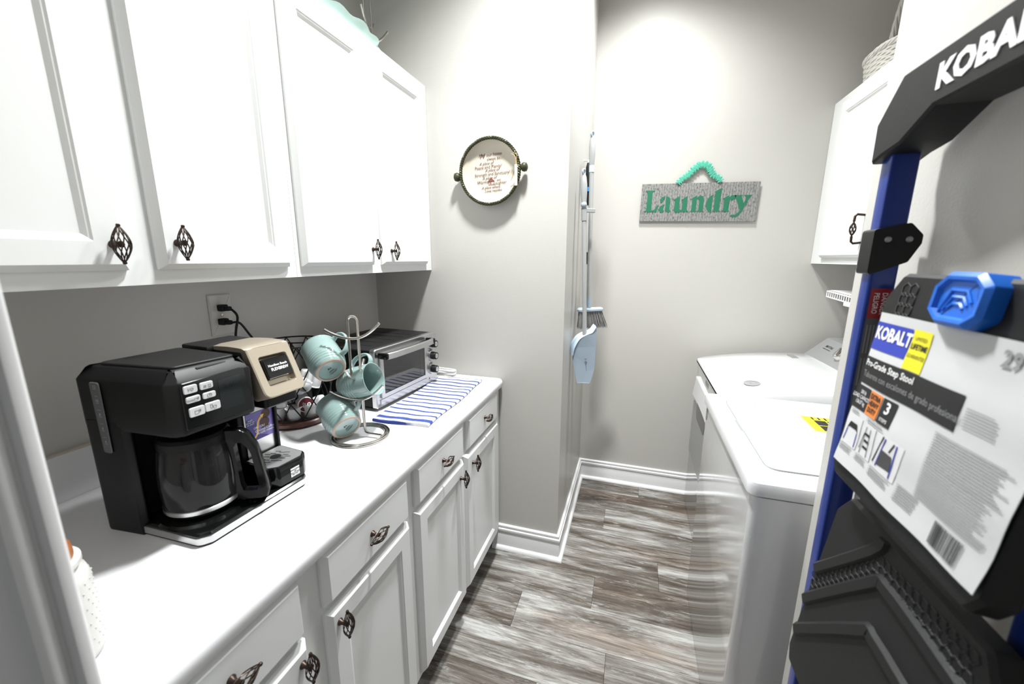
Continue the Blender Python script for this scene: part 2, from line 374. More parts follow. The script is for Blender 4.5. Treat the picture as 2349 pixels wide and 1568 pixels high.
# floor planks
fl = struct('floor', MB().box(-T, XR + T, -0.4, Y2 + T, -0.03, -0.006), mat('subfloor', (0.03, 0.03, 0.03), 0.9))
PW = 0.1778; joints = {0: 0.8195, 1: 1.1155, 2: 1.393, 3: 0.62, 4: 1.123, 5: 0.80, 6: 1.308, -1: 1.19, -2: 0.97, -3: 0.55, -4: 1.30, -5: 0.9, -6: 1.2, -7: 0.7, -8: 1.0, -9: 1.4}
for k, xj in joints.items():
    y0 = 1.257 + k * PW; y1 = y0 + PW
    xs = [xj - 2.44, xj - 1.22, xj, xj + 1.22, xj + 2.44]
    for a, b in zip(xs[:-1], xs[1:]):
        a = max(a, 0.0); b = min(b, XR); yb = min(y1, Y2)
        if b - a < 0.02: continue
        g = 0.0004
        pm = MB().slab([(a + g, y0 + g), (b - g, y0 + g), (b - g, yb - g), (a + g, yb - g)], [(0, -0.005), (0, -0.0006), (0.0006, 0.0)])
        c = V((a + b) / 2, (y0 + yb) / 2, 0); me = pm.mesh('floor_plank', PLANK, 0, c)
        inst('floor_plank', me, fl, Matrix.Translation(c))

# baseboards: board with stepped cap and a separate quarter-round shoe
BBP = [(0, 0), (0.013, 0), (0.013, 0.088), (0.0118, 0.0905), (0.0118, 0.094), (0.016, 0.098), (0.017, 0.104), (0.016, 0.110), (0.0105, 0.113), (0.0105, 0.118), (0.012, 0.121), (0.0115, 0.127), (0.006, 0.1306), (0, 0.1306)]
SHP = [(0.013, 0)] + [(0.013 + 0.0165 * math.cos(t * PI / 12), 0.0005 + 0.018 * math.sin(t * PI / 12)) for t in range(0, 7)]
def run(mb, prof, p0, p1, nrm, miter0=0, miter1=0):
    p0 = V(p0); p1 = V(p1); d = (p1 - p0).normalized(); nrm = V(nrm)
    R = []
    for p, mi in ((p0, miter0), (p1, miter1)):
        R.append([p + nrm * o + d * (o * mi) + V(0, 0, z) for o, z in prof])
    return mb.rings(R)
for nm, a, b, n, m0, m1 in (('baseboard_end', (0.60, Y1, 0), (X1, Y1, 0), (0, -1, 0), 0, 1), ('baseboard_return', (X1, Y1, 0), (X1, Y2, 0), (1, 0, 0), -1, -1), ('baseboard_far', (X1, Y2, 0), (XR, Y2, 0), (0, -1, 0), 1, 0)):
    o = struct(nm, run(MB(), BBP, a, b, n, m0, m1), TRIM, smooth=30)
    run(MB(), SHP, a, b, n, m0, m1).build('shoe_molding', TRIM, o, 40)

# trim rings of the recessed cans
for i, (cx_, cy_, cz_, en, cone) in enumerate(CANS):
    t = thing('ceiling_light', (cx_, cy_, CH), ('recessed can light over the counter aisle', 'recessed can light over the dryer aisle')[i], 'lamp', 'recessed ceiling lights')
    MB().lathe([(0.075, 0.0), (0.078, -0.004), (0.096, -0.004), (0.100, 0.0)], 40, Matrix.Translation((cx_, cy_, CH))).build('trim_ring', TRIM, t)
    MB().lathe([(0.0001, -0.001), (0.075, -0.001)], 40, Matrix.Translation((cx_, cy_, CH))).build('lens', LAMPG, t)

# ------------------------------------------------------------------ knobs and doors
def knob_mesh():
    b = MB()
    b.lathe([(0.0001, 0), (0.0075, 0), (0.0075, 0.002), (0.0045, 0.006), (0.0045, 0.017), (0.006, 0.021), (0.0001, 0.022)], 12, frame((0, 0, 0), (0, 1, 0), ez=(1, 0, 0)))
    Lh = 0.031; cx = 0.021
    def pt(s, ph):
        wd = 0.0125 * max(0.0, 1 - abs(s) ** 1.7) + 0.0014
        return V(cx + wd * math.cos(ph) * 0.95, wd * math.sin(ph), Lh * s)
    for k in range(6):
        ph0 = -2.3 + k * 0.62
        for sg in (1, -1):
            pts = [pt(-1 + 2 * i / 12, sg * max(-1.62, min(1.62, ph0 + 1.5 * i / 12))) for i in range(13)]
            b.tube(pts, 0.00105, 5)
    for s in (-1, 1):
        b.ball((cx + 0.001, 0, s * (Lh + 0.001)), 0.0036, 8)
    return b.mesh('knob', BRONZE, 50)
KNOB = knob_mesh()
def knob(parent, p, horiz=False, sx=1):
    m = Matrix.Translation(p)
    if sx < 0: m = m @ Matrix.Rotation(PI, 4, 'Z')
    if horiz: m = m @ Matrix.Rotation(PI / 2, 4, 'X')
    return inst('knob', KNOB, parent, m)
def door_mb(y0, y1, z0, z1, xb, th=0.019, rail=0.05, sx=1, panel=True):
    def ring(d, x): return [(xb + sx * x, a, b) for a, b in ((y0 + d, z0 + d), (y1 - d, z0 + d), (y1 - d, z1 - d), (y0 + d, z1 - d))]
    R = [ring(0, 0), ring(0, 0.007), ring(0.011, th)]
    if panel: R += [ring(rail, th), ring(rail + 0.003, th - 0.0025), ring(rail + 0.005, th - 0.003), ring(rail + 0.012, th - 0.0085)]
    return MB().rings(R)

# ------------------------------------------------------------------ upper cabinets
UF = 0.303; UB = 1.3726; UT = 2.1345
def upper(y0, y1, doors, label):
    t = thing('upper_cabinet', (0.001, (y0 + y1) / 2, UB), label, 'cabinet', 'upper cabinets over the counter')
    b = MB().box(0.001, 0.285, y0 + 0.0006, y1 - 0.0006, UB + 0.012, UT).build('cabinet_box', CAB, t, 0)
    # face frame: stiles and rails
    f = MB(); ys = [y0 + 0.0006] + [e for d in doors for e in (d[0] + 0.012, d[1] - 0.012)] + [y1 - 0.0006]
    for i in range(0, len(ys), 2): f.box(0.285, UF, ys[i], ys[i + 1], UB, UT)
    for i in range(1, len(ys) - 1, 2):
        f.box(0.285, UF, ys[i], ys[i + 1], UB, UB + 0.045); f.box(0.285, UF, ys[i], ys[i + 1], UT - 0.045, UT)
    f.build('face_frame', CAB, t, 0)
    for d in doors:
        o = door_mb(d[0], d[1], 1.4015, 2.107, UF).build('door', CAB, t, 0)
        knob(o, (UF + 0.019, d[2], d[3]))
    return t
upper(0.165, 0.899, [(0.192, 0.507, 0.483, 1.447), (0.556, 0.871, 0.589, 1.453)], 'white two-door upper cabinet over the coffee maker')
upper(0.899, Y1 - 0.001, [(0.914, 1.238, 1.222, 1.455), (1.287, 1.621, 1.334, 1.452)], 'white two-door upper cabinet over the toaster oven')

# ------------------------------------------------------------------ base cabinets
BF = 0.6324
def base(y0, y1, units, label):
    t = thing('base_cabinet', (0.3, (y0 + y1) / 2, 0), label, 'cabinet', 'base cabinets under the counter')
    MB().box(0.002, BF, y0, y1, 0.118, 0.8515).build('cabinet_box', CAB, t, 0)
    MB().box(0.04, 0.56, y0 + 0.001, y1 - 0.001, 0.0, 0.118).build('toe_kick', CAB, t, 0)
    for dr, do, kd in units:
        o = door_mb(dr[0], dr[1], 0.722, 0.846, BF, panel=False).build('drawer', CAB, t, 0)
        knob(o, (BF + 0.019, kd[0], 0.790), True)
        o = door_mb(do[0], do[1], 0.135, 0.7055, BF).build('door', CAB, t, 0)
        knob(o, (BF + 0.019, kd[1], kd[2]))
base(0.165, 0.879, [((0.176, 0.491), (0.176, 0.492), (0.345, 0.470, 0.672)), ((0.545, 0.858), (0.544, 0.858), (0.694, 0.570, 0.668))], 'white base cabinet below the coffee maker')
base(0.8795, 1.662, [((0.901, 1.226), (0.897, 1.228), (1.06, 1.188, 0.6535)), ((1.268, 1.596), (1.247, 1.602), (1.433, 1.301, 0.657))], 'white base cabinet beside the plate wall')

# ------------------------------------------------------------------ countertop
t = thing('countertop', (0.3, 0.9, CZ), 'white laminate countertop with rounded front edge', 'countertop')
poly = rpoly([(0.001, 0.165), (0.6556, 0.165), (0.6556, Y1 - 0.002), (0.001, Y1 - 0.002)], [0, 0, 0.028, 0], 8)
prof = [(0.004, CZ - 0.0385), (0.001, CZ - 0.034)] + [(0.019 - 0.019 * math.cos(a), CZ - 0.019 + 0.019 * math.sin(a)) for a in [i * PI / 2 / 7 for i in range(8)]]
# only the front edge is rolled, so the back and ends are trimmed straight by the walls
MB().slab(poly, prof).build('slab', CTOP, t, 50)
o = MB().slab([(0.001, 0.166), (0.0195, 0.166), (0.0195, Y1 - 0.003), (0.001, Y1 - 0.003)], [(0, CZ + 0.0003), (0, 0.990), (0.003, 0.995)]).build('backsplash', CTOP, None, 50)
tag(o, 'low white laminate backsplash along the back of the counter', 'backsplash')
MB().box(0.0005, 0.012, 0.167, Y1 - 0.003, 0.9945, 0.998).build('caulk_line', CAULK, o, 0)

# ------------------------------------------------------------------ coffee maker
CO = V(0.46, 0.58, CZ); CA = math.radians(-3.0)
CMX = Matrix.Translation(CO) @ Matrix.Rotation(CA, 4, 'Z') @ Matrix.Translation(-V(0.46, 0.58, 0))
def cz(z): return z - CZ
class CB(MB):
    """coffee-maker parts: drawn square to the counter, then turned with the machine"""
    def build(s, *a, **k):
        R = Matrix.Translation(V(CO.x, CO.y, 0)) @ Matrix.Rotation(CA, 4, 'Z') @ Matrix.Translation(-V(CO.x, CO.y, 0))
        s.v = [R @ p for p in s.v]
        return MB.build(s, *a, **k)
t = thing('coffee_maker', (0.36, 0.57, CZ), 'black and champagne two-way coffee maker with grey buttons', 'coffee maker')
basep = rpoly([(0.246, 0.430), (0.318, 0.440), (0.462, 0.452), (0.474, 0.470), (0.474, 0.682), (0.462, 0.700), (0.246, 0.705)], [0.01, 0.02, 0.02, 0.012, 0.012, 0.015, 0.01], 6)
CB().slab(inset(basep, 0.002), [(0, CZ), (0, CZ + 0.0045)]).build('foot_pad', BLACKR, t)
CB().slab(basep, [(0, CZ + 0.0045), (0, CZ + 0.017), (0.001, CZ + 0.018)]).build('base_trim', STEEL, t)
CB().slab(inset(basep, 0.0015), [(0, CZ + 0.018), (0, CZ + 0.021), (0.004, CZ + 0.024)]).lathe([(0.0001, CZ + 0.030), (0.066, CZ + 0.030), (0.074, CZ + 0.0285), (0.078, CZ + 0.024)], 40, Matrix.Translation((0.376, 0.522, 0))).build('base_deck', BLACKG, t)
tower = rpoly([(0.229, 0.4245), (0.322, 0.438), (0.327, 0.450), (0.300, 0.462), (0.300, 0.600), (0.360, 0.622), (0.360, 0.712), (0.229, 0.712)], [0.012, 0.006, 0.004, 0.006, 0.01, 0.004, 0.004, 0.01], 4)
CB().slab(tower, [(0.001, CZ), (0, CZ + 0.006), (0, 1.125)]).build('tower', BLACK, t)
head = rpoly([(0.227, 0.4250), (0.330, 0.439), (0.438, 0.452), (0.452, 0.468), (0.456, 0.600), (0.430, 0.609), (0.227, 0.609)], [0.012, 0.03, 0.012, 0.012, 0.008, 0.01, 0.01], 5)
CB().slab(head, [(0.012, 1.103), (0.002, 1.108), (0, 1.116), (0, 1.203), (0.0025, 1.207), (0.017, 1.224), (0.021, 1.2265)]).build('reservoir_head', BLACK, t, 40)
lidp = rpoly([(0.255, 0.452), (0.425, 0.478), (0.431, 0.590), (0.255, 0.592)], 0.012, 4)
o = CB().slab(lidp, [(0, 1.2265), (0, 1.230), (0.002, 1.2315)]).build('reservoir_lid', DARKTOP, t)
CB().rbox(0.4265, 0.4395, 0.508, 0.566, 1.2165, 1.2245, 0.003, 3).build('finger_slot', BLACKR, o)
# water gauge on the left cheek
gm = frame((0.2835, 0.4305, 1.133), (0.9915, 0.13, 0), ez=(0.13, -0.9915, 0))
gp = rpoly([(-0.011, -0.071), (0.009, -0.071), (0.011, 0.069), (-0.013, 0.069)], 0.006, 4)
o = CB().slab(gp, [(0, 0.0), (0.0012, 0.0016)], gm).build('water_gauge', mat('gauge_grey', (0.085, 0.085, 0.09), 0.3), t)
b = CB()
for i, s in enumerate(['12', '', '10', '', '8', '', '6', '', '4']):
    zz = 0.056 - i * 0.0135
    b.add([(-0.004, zz - 0.0004, 0.0018), (0.004, zz - 0.0004, 0.0018), (0.004, zz + 0.0004, 0.0018), (-0.004, zz + 0.0004, 0.0018)], [(0, 1, 2, 3)], gm)
    if s: b.text(s, 0.008, gm @ Matrix.Translation((0, zz + 0.0045, 0.0018)))
b.build('gauge_marks', mat('gauge_ink', (0.30, 0.30, 0.31), 0.5), o, 0)
# control panel
pm = frame((0.4545, 0.534, 1.163), (0.03, 1, 0), ey=(-0.0, 0, 1))
pp = rpoly([(-0.064, -0.046), (0.055, -0.049), (0.063, -0.036), (0.052, 0.046), (-0.064, 0.042)], [0.004, 0.01, 0.008, 0.008, 0.004], 4)
o = CB().slab(pp, [(0, -0.004), (0, 0.0), (0.0012, 0.0012)], pm).build('control_panel', BLACKG, t)
CB().add([(-0.001, -0.030, 0.0016), (0.045, -0.030, 0.0016), (0.041, 0.034, 0.0016), (-0.001, 0.032, 0.0016)], [(0, 1, 2, 3)], pm).text('2:05', 0.013, pm @ Matrix.Translation((0.02, 0.016, 0.0018))).build('clock_display', mat('display_dark', (0.004, 0.008, 0.008), 0.06), o, 0)
b = CB(); ic = CB()
def btn(y0, y1, z0, z1, txt=None):
    q = rpoly([(y0, z0), (y1, z0), (y1, z1), (y0, z1)], 0.0035, 4)
    bb = CB().slab(q, [(0, 0.0008), (0, 0.0028), (0.0008, 0.0036)], pm).build('button', BTN, o)
    return bb, ((y0 + y1) / 2, (z0 + z1) / 2)
def icon(bb, fn):
    k = CB(); fn(k); k.build('symbol', INKG, bb, 0)
def tx(s, c, size, dx=0): return lambda k: k.text(s, size, pm @ Matrix.Translation((c[0] + dx, c[1], 0.0039)))
def ringline(k, pts, r=0.0003): k.tube([pm @ V(p[0], p[1], 0.0039) for p in pts], r, 4, closed=True)
def potpts(c, s): return [(c[0] - 5 * s, c[1] - 4 * s), (c[0] + 3 * s, c[1] - 4 * s), (c[0] + 3 * s, c[1] + 4 * s), (c[0] + 6.5 * s, c[1] + 4 * s), (c[0] + 6.5 * s, c[1] - 2 * s), (c[0] + 5.5 * s, c[1] - 2 * s), (c[0] + 5.5 * s, c[1] + 3 * s), (c[0] - 5 * s, c[1] + 3 * s)]
bb, c = btn(-0.0605, -0.0380, 0.0215, 0.0365); icon(bb, tx('I/O', c, 0.0075))
bb, c = btn(-0.0335, -0.0110, 0.0220, 0.0355); icon(bb, lambda k: (k.box(-0.0275, -0.0230, 0.0275, 0.0300, 0.0037, 0.0040, pm), k.box(-0.0285, -0.0225, 0.0258, 0.0264, 0.0037, 0.0040, pm), ringline(k, [(-0.0195, 0.027), (-0.0150, 0.027), (-0.0150, 0.0305), (-0.0195, 0.0305)]), k.box(-0.0205, -0.0140, 0.0250, 0.0256, 0.0037, 0.0040, pm)))
bb, c = btn(-0.0590, -0.0355, 0.0035, 0.0155); icon(bb, lambda k: (tx('PROG', (-0.0528, 0.0085), 0.0045)(k), ringline(k, potpts((-0.0425, 0.0095), 0.0006))))
bb, c = btn(-0.0310, -0.0085, 0.0035, 0.0150); icon(bb, lambda k: (ringline(k, [(c[0] + 0.0038 * math.cos(a * PI / 8), c[1] + 0.0038 * math.sin(a * PI / 8)) for a in range(16)]), k.tube([pm @ V(c[0], c[1] + 0.0026, 0.0039), pm @ V(c[0], c[1], 0.0039), pm @ V(c[0] + 0.002, c[1], 0.0039)], 0.0003, 4)))
bb, c = btn(-0.0570, -0.0310, -0.0235, -0.0060); icon(bb, lambda k: ringline(k, potpts(c, 0.00085)))
bb, c = btn(-0.0300, -0.0030, -0.0220, -0.0055); icon(bb, lambda k: (ringline(k, [(c[0] - 0.0045, c[1] - 0.003), (c[0] - 0.001, c[1] - 0.003), (c[0] - 0.001, c[1] + 0.0045), (c[0] - 0.0045, c[1] + 0.0045)]), ringline(k, [(c[0] + 0.0005, c[1] - 0.004), (c[0] + 0.0055, c[1] - 0.004), (c[0] + 0.0055, c[1] + 0.001), (c[0] + 0.0005, c[1] + 0.001)])))
# single-serve side: black housing, champagne cover with black latch
ph = rpoly([(0.243, 0.611), (0.418, 0.611), (0.418, 0.716), (0.243, 0.716)], 0.008, 4)
CB().slab(ph, [(0.006, 1.112), (0, 1.118), (0, 1.205), (0.004, 1.224), (0.010, 1.233)]).build('single_serve_housing', BLACK, t)
CB().rbox(0.246, 0.33, 0.60, 0.712, 1.2235, 1.2365, 0.004, 2).build('rear_lid', DARKTOP, t)
# cover: top sheet bending into the tilted front plate with a window
pl0 = V(0.4745, 0, 1.130); pl1 = V(0.4295, 0, 1.2325); up = (pl1 - pl0).normalized(); nr = V(up.z, 0, -up.x)
ctr = (pl0 + pl1) / 2; gm = frame((ctr.x, 0.6655, ctr.z), (0, 1, 0), ey=tuple(up))
ow, oh = 0.0515, (pl1 - pl0).length / 2
outer = rpoly([(-ow, -oh), (ow, -oh), (ow, oh + 0.004), (-ow, oh + 0.004)], [0.018, 0.018, 0.004, 0.004], 6)
win = rpoly([(-0.034, -0.033), (0.036, -0.033), (0.036, 0.037), (-0.034, 0.037)], [0.008] * 4, 6)
b = CB()
b.rings([[(x, y, -0.045) for x, y in inset(outer, 0.004)], [(x, y, -0.002) for x, y in outer], [(x, y, 0.0) for x, y in inset(outer, 0.0025)], [(x, y, 0.0) for x, y in win], [(x, y, -0.0012) for x, y in inset(win, 0.0012)], [(x * 0.96, y * 0.93 + 0.001, -0.014) for x, y in inset(win, 0.003)]], True, True, True, gm)
cov = b.build('brew_cover', GOLD, t, 30)
b = CB()
def sheet(u, v):
    y = 0.614 + 0.103 * v
    xx = 0.33 + (0.4285 - 0.33) * u; zz = 1.2385 + 0.002 * math.sin(u * PI) - (0.0035 if u == 1 else 0) - (0.003 if v in (0, 1) else 0)
    return (xx, y, zz)
b.surf(9, 7, sheet).surf(9, 7, lambda u, v: (sheet(u, v)[0], sheet(u, v)[1], 1.2275))
b.rings([[sheet(u / 8, 0) for u in range(9)], [(sheet(u / 8, 0)[0], 0.614, 1.2275) for u in range(9)]], False, False, False)
b.rings([[sheet(u / 8, 1) for u in range(9)], [(sheet(u / 8, 1)[0], 0.717, 1.2275) for u in range(9)]], False, False, False)
b.build('cover_top', GOLD, cov, 40)
lb = rpoly([(-0.030, -0.017), (0.032, -0.017), (0.033, 0.030), (-0.030, 0.030)], 0.006, 5)
la = CB().slab(lb, [(0, -0.0135), (0, 0.001), (0.002, 0.004)], gm).build('release_latch', BLACKG, cov)
CB().text('Hamilton Beach', 0.0072, gm @ Matrix.Translation((0.001, 0.0115, 0.0043)), bold=0.0001).text('FLEXBREW', 0.0093, gm @ Matrix.Translation((0.003, 0.0022, 0.0043)), bold=0.0002, space=0.92).build('brand_lettering', INKW, la, 0)
CB().slab(rpoly([(0.36, 0.626), (0.452, 0.626), (0.455, 0.708), (0.36, 0.708)], 0.01, 4), [(0.004, 1.100), (0, 1.104), (0, 1.132)]).build('pod_holder', BLACK, t)
# bay behind the cup: steel back plate with purple sticker
CB().box(0.3605, 0.3635, 0.634, 0.706, 0.955, 1.112).build('bay_plate', STEEL, t, 0)
sm_ = frame((0.3640, 0.672, 1.036), (0, 1, 0), ey=(0, 0, 1))
st = CB().box(-0.034, 0.033, -0.036, 0.033, 0, 0.0004, sm_).build('sticker', PURPLE, t, 0)
CB().add([(-0.034, -0.036, 0.0006), (0.020, -0.036, 0.0006), (0.006, -0.028, 0.0006), (-0.012, -0.022, 0.0006), (-0.008, -0.006, 0.0006), (-0.012, 0.012, 0.0006), (-0.024, 0.020, 0.0006), (-0.034, 0.020, 0.0006)], [tuple(range(8))], sm_).build('sticker_panel', mat('sticker_blue', (0.05, 0.045, 0.25), 0.4), st, 0)
CB().text('Ground Coffee\nde café moulu', 0.0082, sm_ @ Matrix.Translation((0.010, -0.018, 0.0008)), line=0.8).text('OR / OU', 0.0075, sm_ @ Matrix.Translation((-0.004, -0.006, 0.0008))).text('single\nserve cup\nor pack', 0.0055, sm_ @ Matrix.Translation((-0.024, 0.012, 0.0008)), line=0.9).build('sticker_lettering', INKW, st, 0)
CB().lathe([(0.0001, 0.0007), (0.0115, 0.0007)], 20, sm_ @ Matrix.Translation((0.016, 0.021, 0))).lathe([(0.0001, 0.0007), (0.0125, 0.0007)], 20, sm_ @ Matrix.Translation((0.011, 0.001, 0))).box(0.002, 0.020, -0.012, 0.0, 0.0005, 0.0008, sm_).build('sticker_basket', mat('basket_brown', (0.05, 0.018, 0.012), 0.4), st, 0)
ar = smoothpath([(-0.020, -0.032, 0), (-0.010, -0.020, 0), (-0.008, -0.004, 0), (-0.004, 0.010, 0), (0.004, 0.018, 0)], 4)
b = CB()
for p, q in zip(ar[:-1], ar[1:]):
    d = (q - p).normalized(); n_ = V(-d.y, d.x, 0) * 0.0022
    b.add([p - n_ + V(0, 0, 0.0009), q - n_ + V(0, 0, 0.0009), q + n_ + V(0, 0, 0.0009), p + n_ + V(0, 0, 0.0009)], [(0, 1, 2, 3)], sm_)
b.add([(0.001, 0.022, 0.0009), (0.011, 0.022, 0.0009), (0.006, 0.013, 0.0009)], [(0, 1, 2)], sm_).build('sticker_arrow', YELLOWO, st, 0)
CB().rbox(0.3605, 0.372, 0.7062, 0.7135, 0.93, 1.115, 0.002, 2).build('bay_side_rail', BLACK, t)
# drip tray
dtp = rpoly([(0.3645, 0.619), (0.446, 0.612), (0.464, 0.628), (0.466, 0.692), (0.450, 0.712), (0.3645, 0.716)], [0.006, 0.01, 0.012, 0.012, 0.014, 0.008], 5)
dt = CB().slab(dtp, [(0.003, CZ + 0.022), (0, CZ + 0.026), (0, CZ + 0.069), (0.002, CZ + 0.072)]).build('drip_tray', BLACKG, t)
gr = CB().slab(inset(dtp, 0.0055), [(0, CZ + 0.071), (0, CZ + 0.0735)]).build('drip_grate', mat('grate_silver', (0.36, 0.36, 0.36), 0.35, 0.6), dt, 0)
b = CB().lathe([(0.0001, CZ + 0.074), (0.012, CZ + 0.074)], 20, Matrix.Translation((0.412, 0.664, 0)))
for i in range(14):
    a = 2 * PI * i / 14; r0 = 0.021 + 0.006 * (i % 2); c0 = V(0.412, 0.664, 0)
    p = c0 + V(math.cos(a), math.sin(a), 0) * r0; q = p + V(0.012, -0.004, 0)
    b.box(0, 0.013, -0.0008, 0.0008, CZ + 0.0735, CZ + 0.0741, Matrix.Translation(p) @ Matrix.Rotation(0.35, 4, 'Z') @ Matrix.Translation((-0.006, 0, 0)))
b.build('grate_slots', INK, gr, 0)
lm = frame((0.4662, 0.667, CZ + 0.045), (0.03, 1, 0), ey=(0, 0, 1))
la = CB().box(-0.0115, 0.0115, -0.0105, 0.0105, 0, 0.0004, lm).build('notice_sticker', PHOTO, dt, 0)
CB().text('REMOVE BEFORE\nUSE\nPULL TO OPEN\nDRIP TRAY', 0.0034, lm @ Matrix.Translation((0, 0.0, 0.0006)), line=1.1).build('notice_lettering', INK, la, 0)
# cord to the upper receptacle
pc = MB().tube(smoothpath([(0.255, 0.74, 1.0), (0.16, 0.78, 1.02), (0.075, 0.86, 1.11), (0.058, 0.888, 1.20), (0.062, 0.897, 1.250), (0.046, 0.894, 1.272)], 8), 0.0034, 8).build('power_cord', BLACKR, t)
def plug(parent, y, z):
    MB().rbox(0.0085, 0.030, y - 0.011, y + 0.011, z - 0.010, z + 0.010, 0.004, 3).rbox(0.028, 0.046, y - 0.006, y + 0.010, z - 0.0085, z + 0.005, 0.004, 3).build('plug', BLACKR, parent)
plug(pc, 0.888, 1.276)

# carafe standing on the hot plate
CC = V(0.3745, 0.5265, CZ + 0.0305)
t = thing('coffee_carafe', tuple(CC), 'empty glass carafe with black handle inside the coffee maker', 'carafe')
TM = Matrix.Translation(CC)
MB().lathe([(0.0001, 0.0015), (0.050, 0.0), (0.058, 0.003), (0.0635, 0.012), (0.0665, 0.035), (0.0672, 0.070), (0.0655, 0.105), (0.061, 0.135), (0.0575, 0.147), (0.0560, 0.147), (0.0595, 0.134), (0.0640, 0.104), (0.0650, 0.065), (0.0650, 0.035), (0.0620, 0.013), (0.057, 0.005), (0.0001, 0.0035)], 48, TM).build('glass_jug', SMOKE, t, 60)
MB().lathe([(0.0640, 0.012), (0.0662, 0.013), (0.0668, 0.021), (0.0650, 0.022)], 48, TM).build('metal_band', STEEL, t)
MB().lathe([(0.0585, 0.142), (0.060, 0.143), (0.060, 0.158), (0.055, 0.164), (0.0001, 0.166)], 40, TM).build('lid', BLACK, t)
ha = math.radians(31); hd = V(math.cos(ha), math.sin(ha), 0)
HM = frame(tuple(CC), tuple(hd), ey=(0, 0, 1))
outp = rpoly([(0.062, 0.005), (0.118, 0.002), (0.126, 0.012), (0.111, 0.118), (0.092, 0.160), (0.055, 0.164), (0.058, 0.10)], [0.002, 0.006, 0.01, 0.02, 0.012, 0.004, 0.004], 5)
inn = rpoly([(0.074, 0.024), (0.108, 0.021), (0.099, 0.110), (0.086, 0.132), (0.069, 0.132)], [0.006, 0.008, 0.01, 0.008, 0.006], 5)
def ray_ring(poly, n=40):
    c = V(0.085, 0.075); out = []
    for i in range(n):
        a = 2 * PI * i / n; d = V(math.cos(a), math.sin(a)); best = 0
        for j in range(len(poly)):
            p = V(poly[j - 1]); q = V(poly[j]); e = q - p; den = d.x * e.y - d.y * e.x
            if abs(den) < 1e-12: continue
            w_ = p - c; tt = (w_.x * e.y - w_.y * e.x) / den; ss = (w_.x * d.y - w_.y * d.x) / den
            if tt > 0 and -1e-6 <= ss <= 1 + 1e-6: best = max(best, tt)
        out.append((c.x + d.x * best, c.y + d.y * best))
    return out
ro = ray_ring(outp); ri = ray_ring(inn)
def z3(r, z): return [(x, y, z) for x, y in r]
MB().rings([z3(ri, -0.009), z3(inset(ro, 0.002), -0.0115), z3(ro, -0.009), z3(ro, 0.009), z3(inset(ro, 0.002), 0.0115), z3(ri, 0.009), z3(ri, -0.009)], False, False, True, HM).build('handle', mat('handle_black', (0.004, 0.004, 0.004), 0.16, spec=0.22), t, 40)

# ------------------------------------------------------------------ outlet
t = thing('wall_outlet', (0.0005, 0.893, 1.254), 'white double wall outlet with two black plugs in it', 'outlet')
om = frame((0.0005, 0.893, 1.254), (0, 1, 0), ey=(0, 0, 1))
MB().slab(rpoly([(-0.0355, -0.062), (0.0355, -0.062), (0.0355, 0.062), (-0.0355, 0.062)], 0.003, 3), [(0, 0), (0, 0.0025), (0.003, 0.0055)], om).build('cover_plate', OUTW, t)
for s in (-1, 1):
    MB().slab(rpoly([(-0.0165, -0.011), (0.0165, -0.011), (0.0165, 0.011), (-0.0165, 0.011)], 0.009, 5), [(0, 0.004), (0, 0.0075), (0.0008, 0.008)], om @ Matrix.Translation((-0.003, s * 0.0195, 0))).build('receptacle', OUTW, t)
MB().lathe([(0.0001, 0.0068), (0.003, 0.0065), (0.0032, 0.0055)], 10, om).build('screw', CHROME, t)

# ------------------------------------------------------------------ pod carousel
KC = V(0.142, 1.005, CZ)
t = thing('pod_carousel', tuple(KC), 'black wire coffee-pod carousel on a dark red wooden base', 'pod holder')
KM = Matrix.Translation(KC)
MB().lathe([(0.0001, 0.004), (0.100, 0.004), (0.104, 0.008), (0.104, 0.018), (0.100, 0.022), (0.0001, 0.022)], 48, KM).lathe([(0.0001, 0), (0.06, 0), (0.06, 0.005), (0.0001, 0.005)], 24, KM).build('wooden_base', WOODR, t)
def kp(r, a, z): return KC + V(r * math.cos(a), r * math.sin(a), z)
def krad(z): return 0.095 + 0.018 * math.sin(PI * min(max((z - 0.03) / 0.25, 0), 1)) 
b = MB()
for zz in (0.026, 0.265):
    MB().tube([kp(krad(zz) if zz < 0.1 else 0.104, 2 * PI * i / 40, zz) for i in range(40)], 0.0026, 6, closed=True).build('wire_ring', BLACKR, t)
pass
NW = 10
for i in range(NW):
    a0 = 2 * PI * i / NW
    pts = []
    for j in range(13):
        z_ = 0.026 + 0.239 * j / 12
        tri = abs((j / 12 * 2.0) % 2 - 1)
        pts.append(kp(krad(z_) + (0.009 if j == 12 else 0) * 0 + 0.001, a0 + (1 - tri) * 2 * PI / NW, z_))
    MB().tube(pts, 0.0019, 6).build('lattice_wire', BLACKR, t)
    pts = [kp(krad(0.026 + 0.239 * j / 12) - 0.002, a0 + abs((j / 12 * 2.0) % 2 - 1) * 2 * PI / NW, 0.026 + 0.239 * j / 12) for j in range(13)]
    MB().tube(pts, 0.0019, 6).build('lattice_wire', BLACKR, t)
MB().cyl(KC + V(0, 0, 0.02), KC + V(0, 0, 0.262), 0.004).tube([kp(0.10, 0.3, 0.265), kp(0.0, 0, 0.262), kp(0.10, 0.3 + PI, 0.265)], 0.0022, 6).build('centre_post', BLACKR, t)
pod_body = MB().lathe([(0.0001, 0.0), (0.0165, 0.0), (0.018, 0.002), (0.0215, 0.038), (0.0255, 0.039), (0.0255, 0.0412), (0.0245, 0.0418), (0.0001, 0.0415)], 24).mesh('pod', POD, 40)
pod_lid = MB().lathe([(0.0001, 0.0421), (0.023, 0.0420)], 24).mesh('foil_lid', FOIL, 0)
